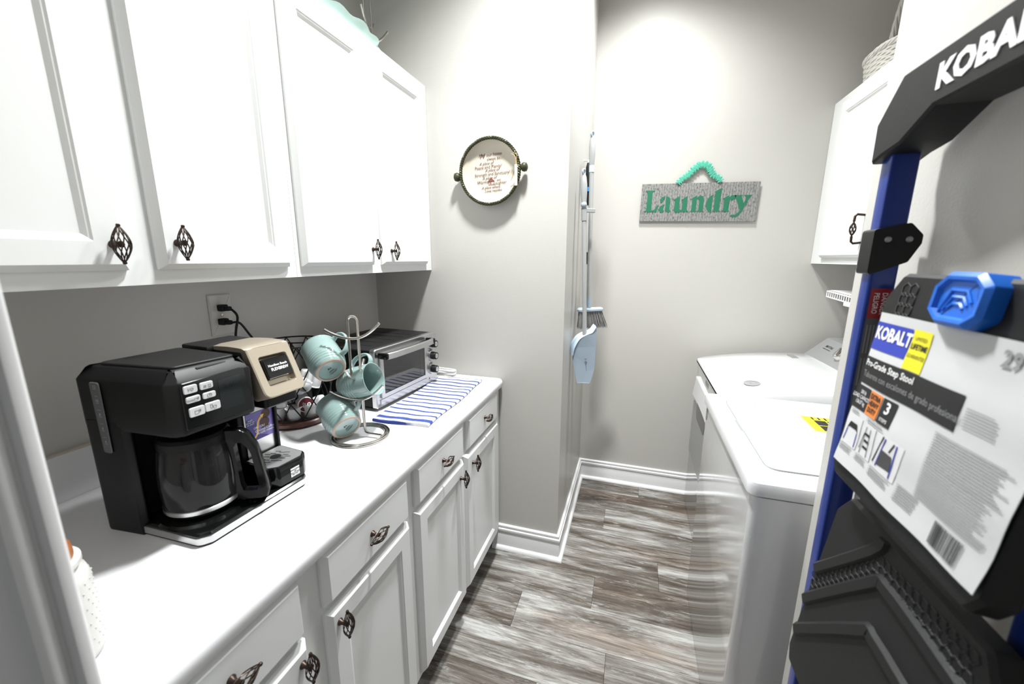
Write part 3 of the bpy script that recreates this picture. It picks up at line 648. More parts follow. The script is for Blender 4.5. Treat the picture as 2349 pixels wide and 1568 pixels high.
def pod(p, axis, lab, lid=None):
    ax_ = V(axis).normalized(); side = V(0, 0, 1) if abs(ax_.z) < .9 else V(1, 0, 0)
    m = frame(tuple(p), tuple(side.cross(ax_)), ez=tuple(ax_))
    o = bpy.data.objects.new('coffee_pod', pod_body); COL.objects.link(o); o.matrix_world = m; ORG[o] = V(0, 0, 0)
    tag(o, lab, 'coffee pod', 'coffee pods in the wire carousel')
    l = bpy.data.objects.new('foil_lid', lid or pod_lid); COL.objects.link(l); l.parent = o
    return o
outd = V(0.93, -0.36, 0)
mar = MB().lathe([(0.0001, 0.0424), (0.0225, 0.0423)], 28).mesh('foil_lid', MAROON, 0)
pod(kp(0.030, -0.40, 0.066), (0.90, -0.43, 0.05), 'coffee pod with a maroon lid facing out of the carousel', mar)
for r_, a_, z_, ax_, lb_ in (
        (0.066, -1.70, 0.024, (0, 0, 1), 'white pod standing on the carousel base, hidden most by the coffee maker'),
        (0.068, -0.95, 0.024, (0, 0, 1), 'white pod standing on the carousel base below the maroon lid'),
        (0.066, -0.25, 0.024, (0.1, 0, 1), 'white pod standing on the carousel base, second from the mugs'),
        (0.068, 0.55, 0.024, (0, 0.1, 1), 'white pod standing on the carousel base nearest the mugs'),
        (0.072, 0.28, 0.079, (0.15, 0.1, -1), 'upturned white pod right of the maroon lid in the carousel'),
        (0.066, -1.55, 0.070, (0.2, -0.1, 1), 'white pod left of the maroon lid in the carousel'),
        (0.064, -0.62, 0.120, (0.75, -0.30, 0.55), 'tilted white pod just above the maroon lid in the carousel'),
        (0.058, -0.05, 0.176, (-0.25, -0.2, -1), 'upturned white pod at the top of the carousel heap'),
        (0.069, 0.66, 0.150, (-0.4, -0.2, -1), 'white pod at the top of the heap beside the upper mug')):
    pod(kp(r_, a_, z_), ax_, lb_)
# emblem on the maroon lid
mo = [o for o in bpy.data.objects if o.get('label', '').startswith('coffee pod with a maroon')][0]
for nm, mb_, mt in (('lid_emblem', MB().lathe([(0.0028, 0.0428), (0.0058, 0.0428)], 20, Matrix.Translation((0.009, 0, 0))), INKW), ('lid_emblem', MB().lathe([(0.0001, 0.0427), (0.0042, 0.0427)], 16, Matrix.Translation((0.009, 0, 0))), GREENP), ('lid_lettering', MB().text('PIKE\nPLACE', 0.006, Matrix.Translation((-0.006, 0, 0.0427)) @ Matrix.Rotation(-PI / 2, 4, 'Z'), line=0.8), INKW)):
    e = bpy.data.objects.new(nm, mb_.mesh(nm, mt, 0)); COL.objects.link(e); e.parent = mo

# ------------------------------------------------------------------ mug tree
def mug_tree(base, dirx, label, hgt=0.374, back=True):
    t = thing('mug_tree', base, label, 'mug rack', 'metal mug trees')
    B = V(base); ex = V(dirx).normalized(); ey = V(-ex.y, ex.x, 0); r = 0.0042
    b = MB()
    for rr in (0.083, 0.0735): b.tube([B + ex * rr * math.cos(2 * PI * i / 48) + ey * rr * math.sin(2 * PI * i / 48) + V(0, 0, r) for i in range(48)], r, 8, closed=True)
    b.build('base_ring', CHROME, t)
    hw = 0.014
    pts = [B + ex * 0.071 + ey * -0.02 + V(0, 0, 0.011), B + ex * (hw + 0.014) + ey * -0.008 + V(0, 0, 0.011), B + ex * (hw + 0.004) + ey * -0.004 + V(0, 0, 0.016), B + ex * hw + V(0, 0, 0.03), B + ex * hw + V(0, 0, 0.12), B + ex * hw + V(0, 0, 0.24)]
    pts += arc(B + V(0, 0, hgt - hw - r), hw, 0, PI, 12, ex, (0, 0, 1))
    pts += [B - ex * hw + V(0, 0, 0.24), B - ex * hw + V(0, 0, 0.12), B - ex * hw + V(0, 0, 0.03), B - ex * (hw + 0.004) + ey * 0.004 + V(0, 0, 0.016), B - ex * (hw + 0.014) + ey * 0.008 + V(0, 0, 0.011), B - ex * 0.071 + ey * 0.02 + V(0, 0, 0.011)]
    MB().tube(pts, r, 10).build('post_loop', CHROME, t)
    for zc, sx_, off, da in ((0.306, 1, -1, 0), (0.118, 1, -1, 0), (0.186, 0, 0, PI / 2)):
        d = ex if sx_ else -ey; n_ = -ey if sx_ else ex
        if sx_: path = [d * s * 0.080 + V(0, 0, zc + 0.046 * (abs(s)) ** 2.0 * (0.55 if s < 0 else 1.0)) + n_ * (0.006) for s in [-1 + i / 8 for i in range(17)]]
        else: path = [d * s * 0.068 + V(0, 0, zc + 0.040 * abs(s) ** 2.2) + n_ * 0.0 for s in [-1 + i / 8 for i in range(17)]]
        MB().tube([B + p for p in path], r, 10).build('arm', CHROME, t)
    return t
MT = (0.428, 0.955, CZ)
mug_tree(MT, (0.956, 0.294, 0), 'brushed metal mug tree on the counter holding pale blue mugs')

# mugs: axis from foot to mouth, handle toward hx
def rr_(z):  # outer radius with throwing ridges low on the body
    base_ = 0.0385 + 0.0065 * min(1, z / 0.03) + 0.002 * math.sin(PI * min(1, z / 0.095))
    return base_ + (0.0007 * math.sin(z * 2 * PI / 0.0075) if 0.008 < z < 0.055 else 0)
def mug_meshes():
    prof = [(0.0001, 0.0025), (0.031, 0.0025), (0.0325, 0.0005), (0.0365, 0.0004)]
    prof2 = [(rr_(0.003 + i * 0.092 / 46), 0.003 + i * 0.092 / 46) for i in range(47)]
    prof2 += [(0.0462, 0.0965), (0.0447, 0.0970), (0.0435, 0.0955), (0.0415, 0.05), (0.036, 0.009), (0.0001, 0.006)]
    body = MB().lathe([(0.0365, 0.0006)] + prof2, 40).lathe([(0.0001, 0.0024), (0.0322, 0.0024), (0.0322, 0.0012)], 32).mesh('body', MUG, 50)
    foot = MB().lathe([(0.0318, 0.0022), (0.0322, 0.0002), (0.0362, 0.0), (0.0378, 0.0012), (0.0392, 0.0030)], 40).mesh('foot_ring', CLAY, 50)
    hp = smoothpath([(0.043, 0, 0.083), (0.058, 0, 0.088), (0.074, 0, 0.080), (0.079, 0, 0.060), (0.073, 0, 0.038), (0.058, 0, 0.024), (0.043, 0, 0.022)], 5)
    h = MB()
    R = []
    for i, p in enumerate(hp):
        a = hp[max(i - 1, 0)]; c = hp[min(i + 1, len(hp) - 1)]; tn = (c - a).normalized(); nn = V(-tn.z, 0, tn.x)
        R.append([p + nn * 0.0042 * math.cos(q * PI / 5) + V(0, 1, 0) * 0.0085 * math.sin(q * PI / 5) for q in range(10)])
    h.rings(R)
    mk = MB().text('DA', 0.008, Matrix.Translation((0.004, 0.006, 0.0021)) @ Matrix.Rotation(PI, 4, 'X'), bold=0.0002)
    FM = Matrix.Translation((0, 0, 0.0021)) @ Matrix.Rotation(PI, 4, 'X')
    mk = MB().add([(-0.004, 0.006, 0), (0.0, 0.013, 0), (0.002, 0.006, 0), (0.005, 0.011, 0), (0.006, 0.005, 0)], [(0, 1, 2), (2, 3, 4)], FM)
    for yy, wd in ((-0.001, 0.007), (-0.004, 0.009), (-0.009, 0.012), (-0.012, 0.008)): mk.box(-wd, wd, yy - 0.0006, yy + 0.0006, 0, 0.0002, FM)
    return body, foot, h.mesh('handle', MUG, 60), mk.mesh('foot_print', INK, 0)
MGB, MGF, MGH, MGM = mug_meshes()
def mug(c, axis, hx, label):
    m = frame(tuple(c), tuple(axis), ez=tuple(hx))   # x=axis, z=handle side
    m = m @ Matrix(((0, 0, 1, 0), (0, -1, 0, 0), (1, 0, 0, 0), (0, 0, 0, 1)))
    o = bpy.data.objects.new('mug', None); o.empty_display_size = 0.03; COL.objects.link(o); o.matrix_world = m
    tag(o, label, 'mug', 'pale blue mugs on the mug tree')
    for nm, me in (('body', MGB), ('foot_ring', MGF), ('handle', MGH), ('foot_print', MGM)):
        q = bpy.data.objects.new(nm, me); COL.objects.link(q); q.parent = o
    return o
for me in (MGB, MGF, MGH, MGM): me.transform(Matrix.Scale(1.12, 4))
mug((0.370, 0.921, 1.101), (-0.76, 0.429, 0.487), (0.60, 0.45, 0.66), 'upper pale blue mug hanging with its foot showing')
mug((0.414, 0.916, 0.930), (-0.80, 0.40, 0.45), (0.45, 0.42, 0.79), 'lower pale blue mug hanging near the counter')
mug((0.362, 0.983, 1.030), (0.87, 0.06, 0.30), (-0.30, 0.45, 0.84), 'middle pale blue mug with its open mouth facing the toaster oven')

# ------------------------------------------------------------------ toaster oven
TA = math.radians(-4.2); TO = V(0.362, 1.138, CZ)
class TB(MB):
    def build(s, *a, **k):
        R = Matrix.Translation(TO) @ Matrix.Rotation(TA, 4, 'Z')
        s.v = [R @ p for p in s.v]
        return MB.build(s, *a, **k)
t = thing('toaster_oven', (0.2, 1.33, CZ), 'black and steel toaster oven with three front knobs', 'toaster oven')
TW = 0.392; z0 = 0.014; z1 = 0.222
# shell: open at the front so the rack can be seen through the glass
b = TB()
b.box(-0.31, -0.020, 0.0, 0.004, z0, z1 - 0.004).box(-0.31, -0.020, TW - 0.078, TW - 0.003, z0, z1 - 0.004).box(-0.31, -0.020, 0.004, TW - 0.078, z0, z0 + 0.012).box(-0.31, -0.302, 0.004, TW - 0.078, z0 + 0.012, z1 - 0.008)
b.build('shell', BLACK, t, 0)
b = TB().rbox(-0.312, -0.018, -0.0006, TW - 0.002, z1 - 0.008, z1, 0.004, 3)
for i in range(5): b.rbox(-0.27, -0.06, 0.06 + i * 0.06, 0.064 + i * 0.06, z1 - 0.001, z1 + 0.0012, 0.0006, 1)
b.build('top_panel', DARKTOP, t)
# steel front frame with a window opening
fo = rpoly([(-0.004, z0 - 0.004), (TW, z0 - 0.004), (TW, z1 + 0.003), (-0.004, z1 + 0.003)], [0.006, 0.006, 0.012, 0.012], 5)
fi = [(0.026, 0.048), (0.300, 0.048), (0.300, 0.198), (0.026, 0.198)]
fm_ = frame((0, 0, 0), (0, 1, 0), ey=(0, 0, 1))
fic = rpoly(fi, 0.001, 5)
TB().rings([[(x, y, -0.020) for x, y in fic], [(x, y, -0.020) for x, y in fo], [(x, y, -0.003) for x, y in fo], [(x, y, 0) for x, y in inset(fo, 0.003)], [(x, y, 0) for x, y in fic], [(x, y, -0.020) for x, y in fic]], False, False, True, fm_).build('front_frame', STEEL, t, 30)
TB().rbox(-0.004, 0.004, 0.014, 0.306, z0 + 0.001, z0 + 0.026, 0.001, 1).build('crumb_tray', STEEL, t)
dr = TB()
do_ = rpoly([(0.017, z0 + 0.030), (0.306, z0 + 0.030), (0.306, 0.206), (0.017, 0.206)], 0.002, 4); di = rpoly([(0.034, 0.058), (0.291, 0.058), (0.291, 0.190), (0.034, 0.190)], 0.002, 4)
dr.rings([[(x, y, 0.001) for x, y in di], [(x, y, 0.001) for x, y in do_], [(x, y, 0.007) for x, y in do_], [(x, y, 0.007) for x, y in di], [(x, y, 0.001) for x, y in di]], False, False, True, fm_)
d_ = dr.build('door', STEEL, t, 30)
TB().box(0.0015, 0.004, 0.033, 0.292, 0.057, 0.191).build('door_glass', mat('oven_glass', (0.22, 0.22, 0.23), 0.03, trans=0.9, ior=1.5, var=0.0), d_, 0)
hpl = [V(0.040, 0.012, 0.202), V(0.046, 0.05, 0.202), V(0.048, 0.16, 0.202), V(0.046, 0.27, 0.202), V(0.040, 0.306, 0.202)]
b = TB()
R = []
for i, p in enumerate(hpl):
    R.append([p + V(dx, 0, dz) for dx, dz in ((0.004, -0.010), (0.004, 0.009), (0.0, 0.012), (-0.006, 0.012), (-0.006, 0.009), (-0.001, 0.006), (-0.001, -0.010))])
b.rings(R); b.build('door_handle', STEEL, d_, 30)
for yy in (0.006, 0.302):
    TB().rbox(0.004, 0.047, yy, yy + 0.012, 0.192, 0.214, 0.004, 2).build('handle_end', BLACKG, d_)
ik = 0
for zz in (0.181, 0.129, 0.071):
    yk = 0.348
    km = frame((0.0, yk, zz), (0, 1, 0), ez=(1, 0, 0))
    kb = TB().lathe([(0.0001, 0.008), (0.0235, 0.008), (0.0245, 0.004), (0.0245, 0.0)], 28, km).build('knob_bezel', STEEL, t)
    TB().lathe([(0.0165, 0.008), (0.0155, 0.026), (0.014, 0.029)], 24, km, False, True).build('control_knob', BLACKR, kb)
    TB().lathe([(0.0001, 0.0305), (0.0095, 0.0303), (0.0105, 0.029)], 20, km).build('knob_cap', STEEL, kb)
b = TB()
for zz, n_ in ((0.207, 'TEMP'), (0.155, 'FUNCTION'), (0.098, 'TIMER')): b.text(n_, 0.0055, frame((0.0004, 0.348, zz), (0, 1, 0), ey=(0, 0, 1)))
b.build('dial_lettering', INKG, t, 0)
TB().lathe([(0.0001, 0.0022), (0.003, 0.0015), (0.0035, 0)], 10, frame((0.0, 0.330, 0.031), (0, 1, 0), ez=(1, 0, 0))).build('power_light', RED, t)
b = TB()
for i in range(12): b.cyl((-0.28, 0.04 + i * 0.022, 0.095), (-0.022, 0.04 + i * 0.022, 0.095), 0.0014, n=6)
b.cyl((-0.024, 0.012, 0.095), (-0.024, 0.305, 0.095), 0.002, n=8).cyl((-0.28, 0.012, 0.095), (-0.28, 0.305, 0.095), 0.002, n=8)
b.build('wire_rack', CHROME, t)
for xx in (-0.04, -0.29):
    for yy in (0.03, TW - 0.03): TB().cyl((xx, yy, 0.0), (xx, yy, 0.016), 0.012, 0.014, 16).build('foot', BLACKR, t)
pc = MB().tube(smoothpath([(0.075, 1.20, 1.0), (0.055, 1.10, 1.03), (0.05, 1.0, 1.10), (0.055, 0.94, 1.18), (0.060, 0.905, 1.228), (0.044, 0.893, 1.232)], 8), 0.0034, 8).build('power_cord', BLACKR, t)
plug(pc, 0.885, 1.2345)

# white cord bundle lying right of the oven
t = thing('cord_bundle', (0.40, 1.61, CZ), 'bundled white braided cord between toaster oven and wall', 'cord')
for i in range(5):
    yy = 1.572 + 0.003 * (i % 2); zz = CZ + 0.006 + 0.0075 * i
    MB().tube(smoothpath([(0.29, yy + 0.02, zz), (0.36, yy + 0.006 * (i % 3), zz + 0.002), (0.43, yy + 0.01, zz), (0.447, yy + 0.022, zz), (0.43, yy + 0.034, zz), (0.36, yy + 0.04, zz), (0.30, yy + 0.04, zz)], 6), 0.0048, 7).build('cord_loop', mat('braided_white', (0.72, 0.71, 0.68), 0.8, var=0.25, nscale=160, bump=1.0, bscale=300), t)

# ------------------------------------------------------------------ towel
to = V(0.595, 1.066, CZ + 0.0008); ty = V(-0.0236, 0.9997, 0).normalized(); tm = frame(tuple(to), (-ty.y * -1, ty.x * -1 * -1 * -1, 0), ez=(0, 0, 1))
tm = Matrix(((ty.y, ty.x, 0, to.x), (-ty.x, ty.y, 0, to.y), (0, 0, 1, to.z), (0, 0, 0, 1)))
def tow(u, v, lift):
    x = -0.2 * u - 0.004 * math.sin(v * 9) * (u if u > .5 else 1 - u); y = 0.514 * v + 0.006 * math.sin(u * 5 + 1) * (1 - v) - 0.02 * u * (1 - v) * 0
    z = lift + (0.0012 * math.sin(v * 21 + u * 3) + 0.0008 * math.sin(u * 14)) * (1 if lift > 0.003 else 0) + 0.001
    return (x, y, z)
b = MB()
nu, nv = 14, 40
b.surf(nu, nv, lambda u, v: tow(u, v, 0.0075)).surf(nu, nv, lambda u, v: tow(u, v, 0.0)[:2] + (0.0,))
per = [(i / (nu - 1), 0) for i in range(nu)] + [(1, j / (nv - 1)) for j in range(1, nv)] + [(i / (nu - 1), 1) for i in range(nu - 2, -1, -1)] + [(0, j / (nv - 1)) for j in range(nv - 2, 0, -1)]
b.rings([[tow(u, v, 0.0)[:2] + (0.0,) for u, v in per], [(p[0] + (0.003 if u == 0 else (-0.003 if u == 1 else 0)), p[1], 0.004) for (u, v) in per for p in [tow(u, v, 0)]], [tow(u, v, 0.0075) for u, v in per]], False, False)
o = bpy.data.objects.new('dish_towel', b.mesh('dish_towel', TOWEL, 60)); COL.objects.link(o); o.matrix_world = tm
tag(o, 'folded white dish towel with blue stripes on the counter', 'towel')
fb = MB()
for i in range(26):
    y = 0.01 + i * 0.006 + random.uniform(-.002, .002); fb.tube([(-0.2, y, 0.004), (-0.207, y + random.uniform(-.003, .003), 0.003), (-0.213, y + random.uniform(-.005, .005), 0.001)], 0.0006, 4)
f_ = bpy.data.objects.new('fringe', fb.mesh('fringe', TOWEL, 60)); COL.objects.link(f_); f_.parent = o

# ------------------------------------------------------------------ canister behind the door casing
t = thing('canister', (0.492, 0.232, CZ), 'white ceramic canister with wooden lid behind the door casing', 'canister')
cm = Matrix.Translation((0.492, 0.232, CZ))
MB().lathe([(0.0001, 0), (0.050, 0), (0.054, 0.004), (0.055, 0.012), (0.055, 0.112), (0.052, 0.124), (0.046, 0.130), (0.045, 0.134), (0.050, 0.138), (0.050, 0.144), (0.046, 0.146)], 48, cm, True, True).build('jar', CERAM, t, 40)
b = MB()
for r_ in range(9):
    for k_ in range(30):
        a_ = 2 * PI * (k_ + .5 * (r_ % 2)) / 30; c_ = V(0.492 + 0.0548 * math.cos(a_), 0.232 + 0.0548 * math.sin(a_), CZ + 0.02 + r_ * 0.0115)
        b.ball(tuple(c_), 0.0015, 6)
d_ = b.build('raised_dots', CERAM, t, 60); d_['kind'] = 'stuff'
MB().lathe([(0.0001, 0.143), (0.043, 0.143), (0.044, 0.150), (0.043, 0.162), (0.038, 0.168), (0.0001, 0.169)], 40, cm).build('lid', WOODL, t, 40)

# ------------------------------------------------------------------ decorative dish on the end wall
PC = V(0.602, Y1 - 0.001, 1.776); PR = 0.1315
t = thing('wall_dish', tuple(PC), 'round cream dish with rope rim and house blessing on the wall', 'plate')
DM = frame(tuple(PC), (1, 0, 0), ez=(0, -1, 0))     # local z points into the room
MB().lathe([(0.0001, 0.012), (0.080, 0.0115), (0.105, 0.015), (0.120, 0.024), (0.125, 0.034), (0.129, 0.034), (0.126, 0.022), (0.112, 0.009), (0.085, 0.003), (0.0001, 0.002)], 64, DM).build('bowl', CREAM, t, 50)
b = MB(); n_ = 300
for k in range(2):
    pts = []
    for i in range(n_):
        a = 2 * PI * i / n_; ph = a * 42 + k * PI
        rr = 0.128 + 0.0034 * math.cos(ph); zz = 0.034 + 0.0034 * math.sin(ph)
        pts.append(DM @ V(rr * math.cos(a), rr * math.sin(a), zz))
    b.tube(pts, 0.0044, 5, closed=True)
b.build('rope_rim', OLIVE, t, 60)
for s in (-1, 1):
    hm = frame(tuple(DM @ V(s * 0.128, s * 0.012 - 0.002, 0.028)), (0, 0, 1), ez=(s, 0, 0.06 * s))
    MB().lathe([(0.0001, 0), (0.008, 0), (0.009, 0.006), (0.015, 0.010), (0.018, 0.018), (0.016, 0.028), (0.009, 0.032), (0.0001, 0.033)], 20, hm).build('handle_knob', OLIVE, t, 50)
LM = DM @ Matrix.Translation((0, 0, 0.0122)) @ Matrix.Rotation(0.06, 4, 'Z')
b = MB()
rows = [('May our home', 0.000, 0.060, 0.0165, 0.15, 'M'), ('always be...', 0.018, 0.0445, 0.0145, 0.15, ''), ('A place of', -0.020, 0.0295, 0.0145, 0.45, ''), ('Peace and Plenty!', -0.012, 0.0155, 0.0165, 0.1, ''), ('A place of', 0.004, 0.0030, 0.0145, 0.45, ''), ('Strength and Sanctuary!', 0.004, -0.0115, 0.0158, 0.1, ''), ('A place of', -0.010, -0.0255, 0.0145, 0.45, ''), ('Warmth', -0.036, -0.0395, 0.0165, 0.1, ''), ('and', 0.030, -0.0360, 0.0105, 0.45, ''), ('Laughter', 0.036, -0.0470, 0.0155, 0.1, ''), ('A place where', -0.006, -0.0610, 0.0135, 0.45, ''), ('Love resides', 0.004, -0.0740, 0.0145, 0.3, '')]
for s, dx, dz, sz, sh, _ in rows:
    b.text(s, sz * 1.12, LM @ Matrix.Translation((dx, dz * 1.05 + 0.006, 0.0008)), shear=sh, sx=0.92)
b.text('M', 0.026, LM @ Matrix.Translation((-0.038, 0.066, 0.0008)), shear=0.5)
b.build('blessing_lettering', PRINTB, t, 0)
hb = MB()
for q in ([(-0.013, -0.053), (0.014, -0.053), (0.012, -0.040), (0, -0.030), (-0.012, -0.040)], [(-0.014, -0.041), (0.0, -0.027), (0.015, -0.041)], [(-0.005, -0.053), (0.0, -0.053), (0.0, -0.046), (-0.005, -0.046)]):
    hb.tube([LM @ V(x - 0.002, y + 0.007, 0.001) for x, y in q], 0.0008, 4, closed=True)
hb.add([(-0.012, -0.036, 0.0009), (0.010, -0.036, 0.0009), (-0.001, -0.024, 0.0009)], [(0, 1, 2)], LM)
hb.build('house_drawing', mat('rust_print', (0.25, 0.07, 0.05), 0.6), t, 0)
RB = DM @ Matrix.Translation((0.112, 0.030, 0.039))
for pts in ([(-0.016, 0.030, 0), (-0.004, 0.024, 0.004), (0.004, 0.010, 0.003), (0.004, -0.012, 0.004)], [(-0.010, 0.034, 0.002), (0.008, 0.024, 0.006), (0.006, 0.006, 0.004), (0.006, -0.014, 0.003)], [(0.004, -0.014, 0.004), (-0.004, -0.036, 0.002), (-0.016, -0.060, -0.010), (-0.022, -0.068, -0.014)], [(0.005, -0.012, 0.004), (0.012, -0.022, 0.006), (0.014, -0.018, 0.005)]):
    MB().tube([RB @ p for p in smoothpath(pts, 5)], 0.0022, 5, flat=0.4).build('raffia_strand', RAFFIA, t)
MB().rbox(-0.001, 0.011, -0.092, -0.012, 0.003, 0.006, 0.001, 1, RB).build('raffia_tag', mat('raffia_pale', (0.80, 0.72, 0.52), 0.6, var=0.1), t)

# ------------------------------------------------------------------ laundry sign
SY = Y2 - 0.001
t = thing('laundry_sign', (1.495, SY, 1.63), 'corrugated metal sign reading Laundry hung from a mint ribbon', 'sign')
SM = frame((1.4955, SY, 1.7290), (0.9998, 0, -0.0215), ez=(0, -1, 0))
SW, SH = 0.2915, 0.0985
b = MB(); NX = 150
def corr(x): return 0.012 + 0.0014 * math.cos(x * 2 * PI / 0.0135)
fr_ = [[(-SW + 2 * SW * i / NX, (-1 + 2 * j) * SH, corr(-SW + 2 * SW * i / NX)) for i in range(NX + 1)] for j in (0, 1)]
bk = [[(p[0], p[1], p[2] - 0.002) for p in row] for row in fr_]
b.rings([fr_[0], fr_[1], bk[1], bk[0], fr_[0]], False, False, False, SM)
for i in (0, NX): b.add([fr_[0][i], fr_[1][i], bk[1][i], bk[0][i]], [(0, 1, 2, 3)], SM)
b.build('metal_plate', GALV, t, 50)
# stencil letters: outlines in letter units (x-height 1.0, cap 1.42)
def serif_L(): return [[(0, 0), (0.78, 0), (0.86, 0.42), (0.78, 0.42), (0.62, 0.12), (0.44, 0.10), (0.44, 1.26), (0.58, 1.36), (0.58, 1.40), (0.02, 1.40), (0.02, 1.36), (0.14, 1.26), (0.14, 0.12), (0.0, 0.05)]]
def let_a(): return [[(0.10, 0.58), (0.05, 0.80), (0.18, 0.96), (0.36, 1.02), (0.36, 0.92), (0.27, 0.80), (0.28, 0.66)], [(0.42, 1.02), (0.62, 0.96), (0.70, 0.80), (0.70, 0.16), (0.80, 0.04), (0.66, -0.04), (0.50, 0.02), (0.42, 0.10), (0.44, 0.55), (0.44, 0.90)], [(0.36, 0.50), (0.10, 0.36), (0.02, 0.16), (0.12, -0.02), (0.26, -0.04), (0.36, 0.08), (0.28, 0.18), (0.32, 0.36)]]
def let_u(): return [[(0.0, 0.78), (0.34, 1.02), (0.36, 0.20), (0.46, 0.10), (0.52, 0.14), (0.52, 0.80), (0.44, 0.76), (0.78, 1.02), (0.80, 0.14), (0.90, 0.04), (0.90, 0.0), (0.50, 0.0), (0.34, -0.05), (0.10, 0.0), (0.06, 0.16), (0.08, 0.72)]]
def let_n(): return [[(0.0, 0.80), (0.36, 1.04), (0.38, 0.90), (0.58, 1.03), (0.76, 0.96), (0.82, 0.80), (0.82, 0.10), (0.90, 0.0), (0.50, 0.0), (0.54, 0.10), (0.54, 0.74), (0.46, 0.84), (0.38, 0.76), (0.38, 0.10), (0.46, 0.0), (0.0, 0.0), (0.10, 0.10), (0.10, 0.76)]]
def let_d(): return [[(0.36, 1.04), (0.36, -0.05), (0.26, -0.04), (0.08, 0.14), (0.0, 0.50), (0.08, 0.80), (0.20, 0.96)], [(0.44, 1.24), (0.84, 1.48), (0.80, 0.12), (0.88, 0.0), (0.36 + 0.06, 0.0), (0.50, 0.10), (0.50, 0.92), (0.44, 0.94), (0.52, 1.20)]]
def let_r(): return [[(0.0, 0.80), (0.34, 1.02), (0.36, 0.88), (0.50, 1.04), (0.66, 0.98), (0.74, 1.04), (0.66, 0.78), (0.56, 0.72), (0.42, 0.76), (0.38, 0.66), (0.38, 0.10), (0.46, 0.0), (0.0, 0.0), (0.10, 0.10), (0.10, 0.76)]]
def let_y(): return [[(0.0, 1.02), (0.48, 1.02), (0.40, 0.94), (0.54, 0.52), (0.66, 0.86), (0.54, 0.96), (0.54, 1.02), (0.92, 1.02), (0.82, 0.92), (0.46, -0.10), (0.28, -0.32), (0.06, -0.36), (-0.08, -0.28), (-0.02, -0.20), (0.18, -0.20), (0.34, -0.06), (0.40, 0.10), (0.08, 0.92)]]
xs_ = [(-0.271, serif_L, 0.086), (-0.196, let_a, 0.084), (-0.120, let_u, 0.088), (-0.034, let_n, 0.080), (0.043, let_d, 0.083), (0.122, let_r, 0.088), (0.174, let_y, 0.093)]
for x0, fn, wd in xs_:
    b = MB()
    for poly in fn():
        from mathutils.geometry import tessellate_polygon
        pts = [(x0 + wd * p[0], -0.049 + 0.081 * p[1], 0.0136) for p in poly]
        tri = tessellate_polygon([[V(p[0], p[1], 0) for p in pts]])
        bot = [(p[0], p[1], 0.0120) for p in pts]; k = len(pts)
        b.add(pts + bot, [tuple(q) for q in tri] + [(i, (i + 1) % k, (i + 1) % k + k, i + k) for i in range(k)], SM)
    b.build('letter', LGREEN, t, 0)
# gathered ribbon
rp = smoothpath([SM @ V(x, y, 0.012) for x, y in ((-0.108, 0.096), (-0.092, 0.118), (-0.060, 0.140), (-0.034, 0.168), (-0.004, 0.190), (0.030, 0.182), (0.046, 0.160), (0.062, 0.136), (0.086, 0.124), (0.104, 0.102))], 12)
random.seed(9); R = []
for i, p in enumerate(rp):
    a_ = rp[max(i - 1, 0)]; c_ = rp[min(i + 1, len(rp) - 1)]; tn = (c_ - a_).normalized(); nn = V(0, -1, 0); sd = tn.cross(nn)
    wd = 0.0135 + 0.0045 * math.sin(i * 1.15) + random.uniform(-.0018, .0018) + 0.004 * math.sin(i / len(rp) * PI) ** 2; pf = 0.004 * math.sin(i * 1.9)
    R.append([p + sd * wd * math.cos(2 * PI * j / 10) + nn * ((0.0045 + 0.0015 * math.sin(j * 2.1 + i * 1.7)) * math.sin(2 * PI * j / 10) + abs(pf) * (0.5 + 0.5 * math.cos(2 * PI * j / 10 * 2))) for j in range(10)])
MB().rings(R).build('ribbon', RIBBON, t, 50)
for x in (-0.108, 0.104):
    MB().tube([SM @ V(x, 0.084, 0.0145), SM @ V(x + 0.002, 0.092, 0.018), SM @ V(x + 0.003, 0.102, 0.016)], 0.0010, 6).build('wire_loop', INK, t)

# ------------------------------------------------------------------ broom, dustpan and duster on the return wall
bx, by = 0.978, 2.00
t = thing('broom', (bx, by, 1.10), 'pale grey broom with blue collar hung on the wall', 'broom')
tilt = V(0.020, 0.012, -1).normalized(); top = V(0.974, 1.99, 1.985)
def bl(s): return top + tilt * s
MB().tube(arc(bl(0.004) + V(0, 0, 0), 0.0125, -PI / 2 + 0.3, 3 * PI / 2 - 0.3, 14, (0.35, 0.93, 0), (0, 0, 1)), 0.0045, 8).build('hanging_loop', PALEBLUE, t)
MB().cyl(bl(0.012), bl(0.03), 0.008, 0.012).tube([bl(0.03), bl(0.05), bl(0.09), bl(0.135), bl(0.140)], [0.012, 0.0145, 0.0148, 0.011, 0.0105], 16).build('grip', GREYTUBE, t)
MB().cyl(bl(0.136), bl(0.165), 0.0118).build('upper_collar', mat('light_collar', (0.55, 0.66, 0.75), 0.4), t)
MB().cyl(bl(0.16), bl(0.765), 0.0102).build('pole', GREYTUBE, t)
hd_ = bl(0.80)
ux = V(0.80, 0.60, 0)
hm = frame(tuple(hd_), tuple(ux), ez=(0, 0, 1))
MB().cyl(bl(0.752), bl(0.80), 0.0115, 0.013).build('socket', PALEBLUE, t)
MB().slab(rpoly([(-0.060, -0.017), (0.080, -0.017), (0.080, 0.017), (-0.060, 0.017)], 0.014, 5), [(0.006, -0.016), (0, -0.012), (0, -0.004), (0.006, 0.004)], hm).build('brush_block', PALEBLUE, t)
b = MB(); random.seed(5)
